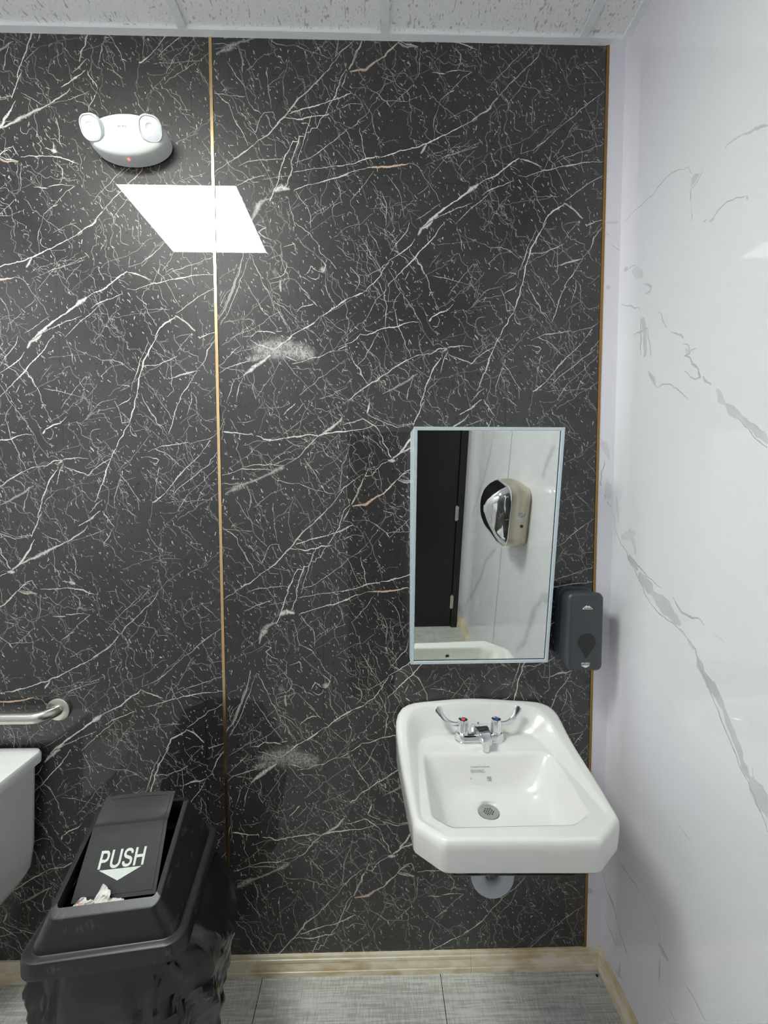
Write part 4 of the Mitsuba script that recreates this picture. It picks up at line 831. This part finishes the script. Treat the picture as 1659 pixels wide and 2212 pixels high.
# ================================================================ hand dryer on the right wall (seen in the mirror)
def dry_ring(d, grow=0.0, n=12):
    """The dryer's outline at depth d out from the wall."""
    hy = np.interp(d, [0, 0.015, 0.095, 0.13, 0.16, 0.185, 0.20, 0.2085], [0.122, 0.132, 0.132, 0.125, 0.110, 0.086, 0.060, 0.028]) + grow
    zt = np.interp(d, [0, 0.03, 0.07, 0.115, 0.15, 0.18, 0.20, 0.2085], [1.466, 1.479, 1.482, 1.474, 1.455, 1.428, 1.395, 1.365]) + grow
    zb = np.interp(d, [0, 0.06, 0.113, 0.140, 0.165, 0.19, 0.20, 0.2085], [1.163, 1.160, 1.167, 1.190, 1.225, 1.275, 1.300, 1.328]) - grow
    r = np.interp(d, [0, 0.1, 0.2085], [0.055, 0.065, 0.028])
    p = rrect(hy, (zt - zb) / 2, r, n)
    return np.stack([np.full(len(p), XR - d), p[:, 0] - 1.006, p[:, 1] + (zt + zb) / 2], 1)[::-1]


put('hand_dryer__body', loft([dry_ring(d) for d in (0.0008, 0.008, 0.02, 0.05, 0.08, 0.095, 0.100)]), 'brushed_steel', smooth=35)
ds = np.r_[0.0985, 0.1, 0.102, np.linspace(0.108, 0.205, 22), 0.2075, 0.2085]
gs = np.r_[-0.004, 0.0012, 0.0022, np.full(24, 0.0022)]
put('hand_dryer__front_cover', loft([dry_ring(d, g_) for d, g_ in zip(ds, gs)]), 'chrome', smooth=50, label='polished chrome front')
dl = frame(flat([(-0.021, -0.016), (0.021, -0.016), (0.021, 0.016), (-0.021, 0.016)], 0.0006), (XR - 0.044, -0.8738, 1.345), np.array([-1.0, 0, 0]), np.array([0, 0, 1.0]), np.array([0, 1.0, 0]))
put('hand_dryer__rating_label', dl, 'label_silver', label='small silver rating label')
ticks = []
for ry in range(4):
    for rx in range(5):
        if (rx * 7 + ry * 3) % 4:
            ticks.append(frame(flat([(-0.018 + rx * 0.0075, -0.012 + ry * 0.0068), (-0.013 + rx * 0.0075, -0.012 + ry * 0.0068), (-0.013 + rx * 0.0075, -0.0085 + ry * 0.0068), (-0.018 + rx * 0.0075, -0.0085 + ry * 0.0068)], 0.0003),
                               (XR - 0.044, -0.8731, 1.345), np.array([-1.0, 0, 0]), np.array([0, 0, 1.0]), np.array([0, 1.0, 0])))
put('hand_dryer__label_print', cat(*ticks), 'print_black')
put('hand_dryer__button', lathe([(0.0075, 0), (0.0075, 0.003), (0.006, 0.0038), (0.004, 0.0030), (0.0001, 0.0030)], (XR - 0.040, -0.8741, 1.287), 24, 'y'), 'print_black')
labels['hand_dryer'] = {'label': 'rounded steel hand dryer with a chrome front, seen in the mirror', 'category': 'hand dryer'}

# ================================================================ emergency light
EC = np.array([-0.238, 0.0, 2.724])


def em_ring(a, b, y, dz=0.0, pw=2.3, n=64):
    t = np.linspace(0, 2 * PI, n, endpoint=False)
    c, s = np.cos(t), np.sin(t)
    x = a * np.sign(c) * np.abs(c) ** (2 / pw)
    z = b * np.sign(s) * np.abs(s) ** (2 / pw)
    z = np.where(z < 0, z * (1 - 0.10 * 0), z)
    return np.stack([EC[0] + x, np.full(n, y), EC[2] + z + dz], 1)[::-1]


put('emergency_light__housing', loft([em_ring(0.112, 0.057, -0.0006, 0, 2.0), em_ring(0.117, 0.061, -0.004, 0, 2.0), em_ring(0.118, 0.062, -0.030, 0, 2.0), em_ring(0.115, 0.060, -0.046, 0.001, 2.0), em_ring(0.108, 0.055, -0.054, 0.002, 2.0), em_ring(0.080, 0.040, -0.060, 0.003, 2.0), em_ring(0.04, 0.02, -0.0625, 0.003, 2.0)]), 'white_shell', smooth=45)
for k, (hx, hz, yaw, pt) in enumerate(((-0.088, 0.013, 0.12, 0.50), (0.078, 0.013, -0.22, 0.50))):
    hd = numbered('emergency_light__lamp_head')
    d = np.array([-math.sin(yaw), -math.cos(yaw) * math.cos(pt), -math.sin(pt)]); d /= np.linalg.norm(d)
    ax = np.cross([0, 0, 1.0], d); ax /= np.linalg.norm(ax); az = np.cross(d, ax)
    c = EC + np.array([hx, -0.055, hz])

    def hr(h, r, z):
        p = rrect(h, h, r, 8)
        return c + p[:, :1] * ax + p[:, 1:] * az + d * z
    put(hd, loft([hr(0.012, 0.010, -0.030), hr(0.022, 0.018, -0.022), hr(0.029, 0.024, -0.004), hr(0.0325, 0.026, 0.010), hr(0.0325, 0.026, 0.018), hr(0.0310, 0.025, 0.0215), hr(0.0285, 0.023, 0.0215), hr(0.0275, 0.0225, 0.0185), hr(0.004, 0.0038, 0.0165)]), 'white_shell', smooth=40)
    put(hd + '__lens', loft([hr(0.0270, 0.022, 0.0180), hr(0.0268, 0.022, 0.0200), hr(0.020, 0.0175, 0.0222), hr(0.0125, 0.0115, 0.0232), hr(0.0115, 0.0105, 0.0222), hr(0.006, 0.0055, 0.0208)]), 'lens_white', smooth=40, label='round white lamp lens')
put('emergency_light__brand_print', frame(lettering("HOTSUN", 0.0042, 0.026, 0.0004), EC + np.array([-0.004, -0.0628, 0.013]), ex, ez_, en), 'print_grey')
led = lathe([(0.0001, -0.0008), (0.0034, -0.0004), (0.0034, 0.003)], EC + np.array([0.0, -0.038, -0.0625]), 16)
put('emergency_light__indicator', led, 'print_red', emitter={'type': 'area', 'radiance': {'type': 'rgb', 'value': [4.0, 0.25, 0.2]}}, label='small glowing red indicator')
labels['emergency_light'] = {'label': 'white twin-head emergency light high on the dark wall', 'category': 'emergency light'}

# ================================================================ grab bar
GZ = 0.948
bend = [(-0.595 + 0.055 * math.sin(a), -0.005 - 0.055 * math.cos(a), GZ) for a in np.linspace(0, PI / 2, 14)]
bar = np.array([(-1.17, -0.060, GZ), (-1.0, -0.060, GZ), (-0.80, -0.060, GZ), (-0.68, -0.060, GZ), (-0.63, -0.060, GZ)] + bend)
left = np.array([(-1.185 - 0.055 * math.sin(a), -0.005 - 0.055 * math.cos(a), GZ) for a in np.linspace(PI / 2, 0, 14)])
put('grab_bar__tube', tube(np.vstack([left, bar]), 0.0185, 28), 'steel', smooth=50)
for x in (-0.540, -1.240):
    put(numbered('grab_bar__flange'), lathe([(0.020, -0.0125), (0.033, -0.0115), (0.0375, -0.0085), (0.038, -0.0006)], (x, 0, GZ), 48, 'y'), 'steel', smooth=30)
labels['grab_bar'] = {'label': 'brushed steel grab bar above the toilet tank', 'category': 'grab bar'}

# ================================================================ toilet
TX = -0.829


def tank_ring(hx, y0, y1, z, r=0.028):
    p = rrect(hx, (y1 - y0) / 2, r, 10)
    b = 0.012 * (1 - (p[:, 0] / hx) ** 2) * (p[:, 1] < 0)
    return np.c_[p[:, 0] + TX, p[:, 1] - b + (y0 + y1) / 2, np.full(40, z)]


put('toilet__tank', loft([tank_ring(0.170, -0.175, -0.040, 0.405, 0.05), tank_ring(0.195, -0.200, -0.025, 0.415, 0.05), tank_ring(0.214, -0.214, -0.022, 0.450, 0.045), tank_ring(0.222, -0.220, -0.022, 0.52, 0.035), tank_ring(0.2315, -0.228, -0.020, 0.782, 0.030)]), 'china_soft', smooth=40)
put('toilet__tank_lid', loft([tank_ring(0.236, -0.234, -0.016, 0.783), tank_ring(0.2445, -0.242, -0.010, 0.788), tank_ring(0.2455, -0.243, -0.009, 0.812), tank_ring(0.2415, -0.239, -0.012, 0.822), tank_ring(0.2325, -0.231, -0.019, 0.8255), tank_ring(0.15, -0.17, -0.07, 0.8265)]), 'china_soft', smooth=40)


def oval(cx, cy, a, b, z, n=48):
    t = np.linspace(0, 2 * PI, n, endpoint=False)
    return np.c_[cx + a * np.cos(t), cy + b * np.sin(t), np.full(n, z)]


put('toilet__bowl', loft([oval(TX, -0.40, 0.115, 0.24, 0.001), oval(TX, -0.40, 0.112, 0.235, 0.06), oval(TX, -0.42, 0.11, 0.21, 0.16), oval(TX, -0.45, 0.15, 0.23, 0.28), oval(TX, -0.465, 0.180, 0.262, 0.36), oval(TX, -0.465, 0.185, 0.268, 0.395), oval(TX, -0.465, 0.178, 0.26, 0.404)]), 'china_soft', smooth=40)
put('toilet__seat', loft([oval(TX, -0.465, 0.182, 0.265, 0.405), oval(TX, -0.465, 0.190, 0.272, 0.410), oval(TX, -0.465, 0.190, 0.272, 0.424), oval(TX, -0.465, 0.180, 0.262, 0.430), oval(TX, -0.465, 0.10, 0.18, 0.433)]), 'white_shell', smooth=40)
labels['toilet'] = {'label': 'white toilet with a lidded tank at the left edge under the grab bar', 'category': 'toilet'}

# ================================================================ waste bin
ba = math.radians(7)
B1, B2, BO = np.array([math.cos(ba), math.sin(ba), 0]), np.array([math.sin(ba), -math.cos(ba), 0]), np.array([-0.130, -0.330, 0.0])


def bl(p):
    """From the bin's own axes (right, towards the room, up)."""
    p = np.asarray(p, float)
    return BO + p[..., :1] * B1 + p[..., 1:2] * B2 + p[..., 2:] * np.array([0, 0, 1.0])


def bin_ring(hx, f, b, r, z, n=10):
    """b .. f: the ring's extent from the back to the front; z a number or a function of the depth."""
    p = rrect(hx, (f - b) / 2, r, n)[::-1]
    p[:, 1] += (f + b) / 2
    zz = z(p[:, 1]) if callable(z) else np.full(len(p), z)
    return bl(np.c_[p, zz])


def rise(k):
    return lambda y: np.interp(y, [-0.20, -0.095, 0.015, 0.170], [0.770, 0.800 + k, 0.807 + k, 0.725 + k])


body = [bin_ring(0.118, 0.138, -0.138, 0.03, 0.002), bin_ring(0.121, 0.141, -0.141, 0.03, 0.010), bin_ring(0.150, 0.168, -0.164, 0.035, 0.60), bin_ring(0.150, 0.168, -0.164, 0.035, 0.640)]
put('waste_bin__body', loft(body, True, False), 'lid_plastic', smooth=40)


def dome(hx, f, b, r, k):
    return bin_ring(hx, f, b, r, rise(k))


lid = [bin_ring(0.1745, 0.1885, -0.182, 0.045, 0.612), bin_ring(0.1765, 0.1905, -0.184, 0.045, 0.612), bin_ring(0.1760, 0.1900, -0.1835, 0.045, 0.640), bin_ring(0.1735, 0.1875, -0.181, 0.043, 0.6475), bin_ring(0.1700, 0.184, -0.1775, 0.04, 0.6500),
       bin_ring(0.1590, 0.1765, -0.170, 0.034, 0.6510), bin_ring(0.1550, 0.1740, -0.167, 0.032, 0.6525), bin_ring(0.1520, 0.1725, -0.164, 0.030, 0.6600),
       dome(0.1200, 0.1690, -0.096, 0.022, -0.008), dome(0.1170, 0.1680, -0.0925, 0.020, -0.001), dome(0.1135, 0.1655, -0.089, 0.018, 0.0),
       dome(0.1050, 0.1500, -0.079, 0.009, 0.0), dome(0.1040, 0.1490, -0.078, 0.009, -0.002), dome(0.1030, 0.1480, -0.077, 0.009, -0.030)]
put('waste_bin__lid', loft(lid, False, False), 'lid_plastic', smooth=32)
# flap: bent at its hinge, its front half pushed in
R0, F0, K0 = np.array([0.007, 0.8145]), np.array([0.1155, 0.7105]), np.array([-0.0600, 0.8420])


def flap_slab(P, Q, hw0, hw1, th, off=0.0, m=0.0):
    d = (Q - P) / np.linalg.norm(Q - P)
    nrm = np.array([-d[1], d[0]])
    if nrm[1] < 0: nrm = -nrm
    P2, Q2 = P + nrm * off + d * m * 0, Q + nrm * off - d * m
    q = [(-hw0 + m, *P2), (hw0 - m, *P2), (hw1 - m, *Q2), (-hw1 + m, *Q2)]
    lo = [(x, y - nrm[0] * th, z - nrm[1] * th) for x, y, z in q]
    return d, nrm, np.array(lo), np.array(q)


fn_, off_ = None, None
parts = []
pr = curve([F0, 0.5 * (F0 + R0), R0 + 0.12 * (F0 - R0)], 8).tolist()
pr = np.array([F0, F0 * 0.5 + R0 * 0.5, R0 + 0.16 * (F0 - R0), R0 + np.array([0.004, -0.0012]), R0 + np.array([-0.008, 0.001]), R0 + 0.3 * (K0 - R0), K0])
hw = np.array([0.0925, 0.091, 0.0895, 0.089, 0.089, 0.0888, 0.0880])


def flap_mesh(pr, hw, th, lift, shrink):
    d = np.gradient(pr, axis=0); d /= np.linalg.norm(d, axis=1, keepdims=True)
    nrm = np.stack([d[:, 1], -d[:, 0]], 1); nrm *= np.sign(nrm[:, 1:])
    rows = []
    m = 9
    us = np.linspace(-1, 1, m)
    for k in range(len(pr)):
        top = pr[k] + nrm[k] * lift
        bot = pr[k] + nrm[k] * (lift - th)
        crown = 0.006 * (1 - us ** 2) * (k >= len(pr) - 1)
        a = [(u * (hw[k] - shrink), top[0] - c, top[1]) for u, c in zip(us, crown)]
        b = [(u * (hw[k] - shrink), bot[0] - c, bot[1]) for u, c in zip(us[::-1], crown[::-1])]
        rows.append(bl(np.array(a + b)))
    return loft(rows)


put('waste_bin__flap', flap_mesh(pr, hw, 0.004, 0.0, 0.0), 'flap_plastic', smooth=30, label='dark grey swing flap, pushed in at the front')
ins = pr.copy(); dd = (F0 - R0) / np.linalg.norm(F0 - R0)
ins[0] = F0 - dd * 0.0085; ins[-1] = K0 - (K0 - R0) / np.linalg.norm(K0 - R0) * 0.010
put('waste_bin__flap__raised_panel', flap_mesh(ins, hw, 0.0015, 0.0014, 0.0085), 'flap_plastic', smooth=30)
fo = bl(np.array([0, *R0])); fd = bl(np.array([0, *F0])) - fo; fd /= np.linalg.norm(fd)
fnorm = np.cross(B1, -fd); fnorm /= np.linalg.norm(fnorm)
if fnorm[2] < 0: fnorm = -fnorm
push = lettering("PUSH", 0.0345, 0.104, 0.0006)
put('waste_bin__flap__push_print', cat(frame(push, fo + fd * 0.0908 - B1 * 0.0006 + fnorm * 0.0014, B1, -fd, fnorm),
                                      frame(flat([(-0.0485, -0.0940), (-0.001, -0.1170), (0.0485, -0.0940)], 0.0006), fo + fnorm * 0.0014, B1, -fd, fnorm)), 'print_white', label='white word PUSH above a downward arrow')
labels['waste_bin'] = {'label': 'black swing-lid waste bin marked PUSH, standing by the dark wall', 'category': 'trash can'}

# bin bag hanging out from under the lid: a thin film with sharp folds
nt, nz = 150, 54
th = np.linspace(0, 2 * PI, nt, endpoint=False)
zz = np.concatenate([np.linspace(0.640, 0.615, 6), np.linspace(0.61, 0.012, nz - 6)])
ct, stt = np.cos(th), np.sin(th)
pwr = 2 / 3.6
ux, uy = np.sign(ct) * np.abs(ct) ** pwr, np.sign(stt) * np.abs(stt) ** pwr     # right, towards the room
g = np.random.default_rng(5)
creases = [(g.uniform(0, 2 * PI), g.uniform(0.1, 0.62), g.uniform(-1.3, 1.3), g.uniform(0.05, 0.20), g.uniform(0.004, 0.022)) for _ in range(60)]
NR, NC = 11, 30
NET = np.abs(g.normal(0.004, 0.017, (NR, NC)))
V = []
for z in zz:
    hx = np.interp(z, [0, 0.2, 0.45, 0.60, 0.64], [0.137, 0.150, 0.163, 0.160, 0.156])
    fy = np.interp(z, [0, 0.3, 0.55, 0.64], [0.165, 0.178, 0.178, 0.172])
    by = np.interp(z, [0, 0.3, 0.55, 0.64], [0.140, 0.168, 0.170, 0.166])
    x, y = ux * hx, np.where(uy > 0, uy * fy, uy * by)
    # the slack side billows to the right
    side = np.clip(ux, 0, 1) ** 2
    x = x + side * np.interp(z, [0, 0.12, 0.25, 0.38, 0.46, 0.52, 0.57, 0.61, 0.64], [-0.01, 0.01, 0.02, 0.045, 0.070, 0.082, 0.066, 0.030, 0.0]) * (0.65 + 0.35 * np.sin(th * 2.0 + 0.9))
    d = np.zeros(nt)
    for a, zc_, sl, wd, am in creases:
        u = (th - a + PI) % (2 * PI) - PI - sl * (z - zc_)
        fall = np.maximum(0, 1 - np.abs(z - zc_) / 0.24)
        d += am * fall * np.maximum(0, 1 - np.abs(u) / wd)
    q = np.stack([np.cos(th) * 2.2, np.sin(th) * 2.2, np.full(nt, z * 4.2)], 1)
    row_ = (0.64 - z) / 0.64 * (NR - 1)
    r0 = int(min(row_, NR - 2)); fr_ = row_ - r0
    col = (th / (2 * PI) * NC + 0.45 * row_) % NC
    c0 = col.astype(int); fc = col - c0
    A_, B_, C_, D_ = NET[r0, c0 % NC], NET[r0, (c0 + 1) % NC], NET[r0 + 1, c0 % NC], NET[r0 + 1, (c0 + 1) % NC]
    d += np.where(fc + fr_ < 1, A_ + fc * (B_ - A_) + fr_ * (C_ - A_), D_ + (1 - fc) * (C_ - D_) + (1 - fr_) * (B_ - D_))
    d += 0.004 * (0.5 - np.abs(meshkit.noise(q * 9.3 + 1, 19) - 0.5) * 2)
    d *= np.interp(z, [0.0, 0.05, 0.54, 0.60, 0.64], [0.4, 1, 1, 0.45, 0.0])
    rr_ = np.hypot(x, y)
    s = (rr_ + np.maximum(d, -0.006)) / rr_
    x, y = x * s, y * s
    y = np.maximum(y, -0.20)
    zj = z + 0.005 * (meshkit.noise(q * 6.1 + 11, 31) - 0.5) * (0.05 < z < 0.6)
    V.append(bl(np.c_[x, y, zj])[::-1])
thin = [np.c_[(1 - 0.0025 / np.linalg.norm(v[:, :2] - BO[:2], axis=1)[:, None]) * (v[:, :2] - BO[:2]) + BO[:2], v[:, 2] + (0.003 if k == len(V) - 1 else 0)] for k, v in enumerate(V)]
put('trash_bag', loft(V[::-1] + thin, True, True), 'bag_film', smooth=14, label='crinkled glossy black plastic bag hanging out below the bin lid', category='trash bag')


# crumpled papers caught in the flap's mouth
def paper(corners, seed, amp, n=16):
    c = np.asarray(corners, float)
    s, t = np.meshgrid(np.linspace(0, 1, n), np.linspace(0, 1, n))
    P = (1 - s)[..., None] * ((1 - t)[..., None] * c[0] + t[..., None] * c[3]) + s[..., None] * ((1 - t)[..., None] * c[1] + t[..., None] * c[2])
    q = np.dstack([s * 3, t * 3, np.full_like(s, seed * 3.7)])
    nrm = np.cross(c[1] - c[0], c[3] - c[0]); nrm /= np.linalg.norm(nrm)
    P = P + ((np.abs(meshkit.fbm(q * 1.4, 3, seed) - 0.5) * 2 - 0.4) * amp)[..., None] * nrm
    P = P + (meshkit.fbm(q * 2.2 + 5, 2, seed + 3) - 0.5)[..., None] * amp * 0.8
    top = P.reshape(-1, 3); bot = (P - nrm * 0.0006).reshape(-1, 3)
    i, j = np.meshgrid(np.arange(n - 1), np.arange(n - 1), indexing='ij')
    a = (i * n + j).ravel(); f = np.vstack([np.c_[a, a + 1, a + n + 1], np.c_[a, a + n + 1, a + n]])
    k = n * n
    return trimesh.Trimesh(np.vstack([top, bot]), np.vstack([f, f[:, ::-1] + k]), process=False)


papers = [
    ([(-0.101, 0.147, 0.704), (-0.040, 0.150, 0.690), (-0.036, 0.130, 0.722), (-0.068, 0.122, 0.727)], 1, 0.012, 'crumpled white paper with red print at the left of the bin mouth'),
    ([(-0.052, 0.148, 0.700), (0.000, 0.142, 0.703), (-0.004, 0.120, 0.735), (-0.024, 0.108, 0.746)], 2, 0.010, 'torn white paper with red print sticking up below the PUSH arrow'),
    ([(-0.012, 0.147, 0.712), (0.040, 0.148, 0.716), (0.030, 0.136, 0.727), (0.004, 0.132, 0.728)], 3, 0.006, 'small scrap of white paper flat in the bin mouth'),
]
for c, sd, am, lb in papers:
    k = numbered('paper')
    put(k, paper(bl(np.array(c)), sd, am), 'printed_paper', smooth=18, label=lb, category='paper')

# a dark crumb on the floor in the corner
put('debris', lathe([(0.0005, 0.0005), (0.004, 0.001), (0.0045, 0.003), (0.002, 0.005)], (XR - 0.028, -0.034, 0.0), 10), 'hole_dark', label='tiny black crumb on the floor in the corner', category='debris')
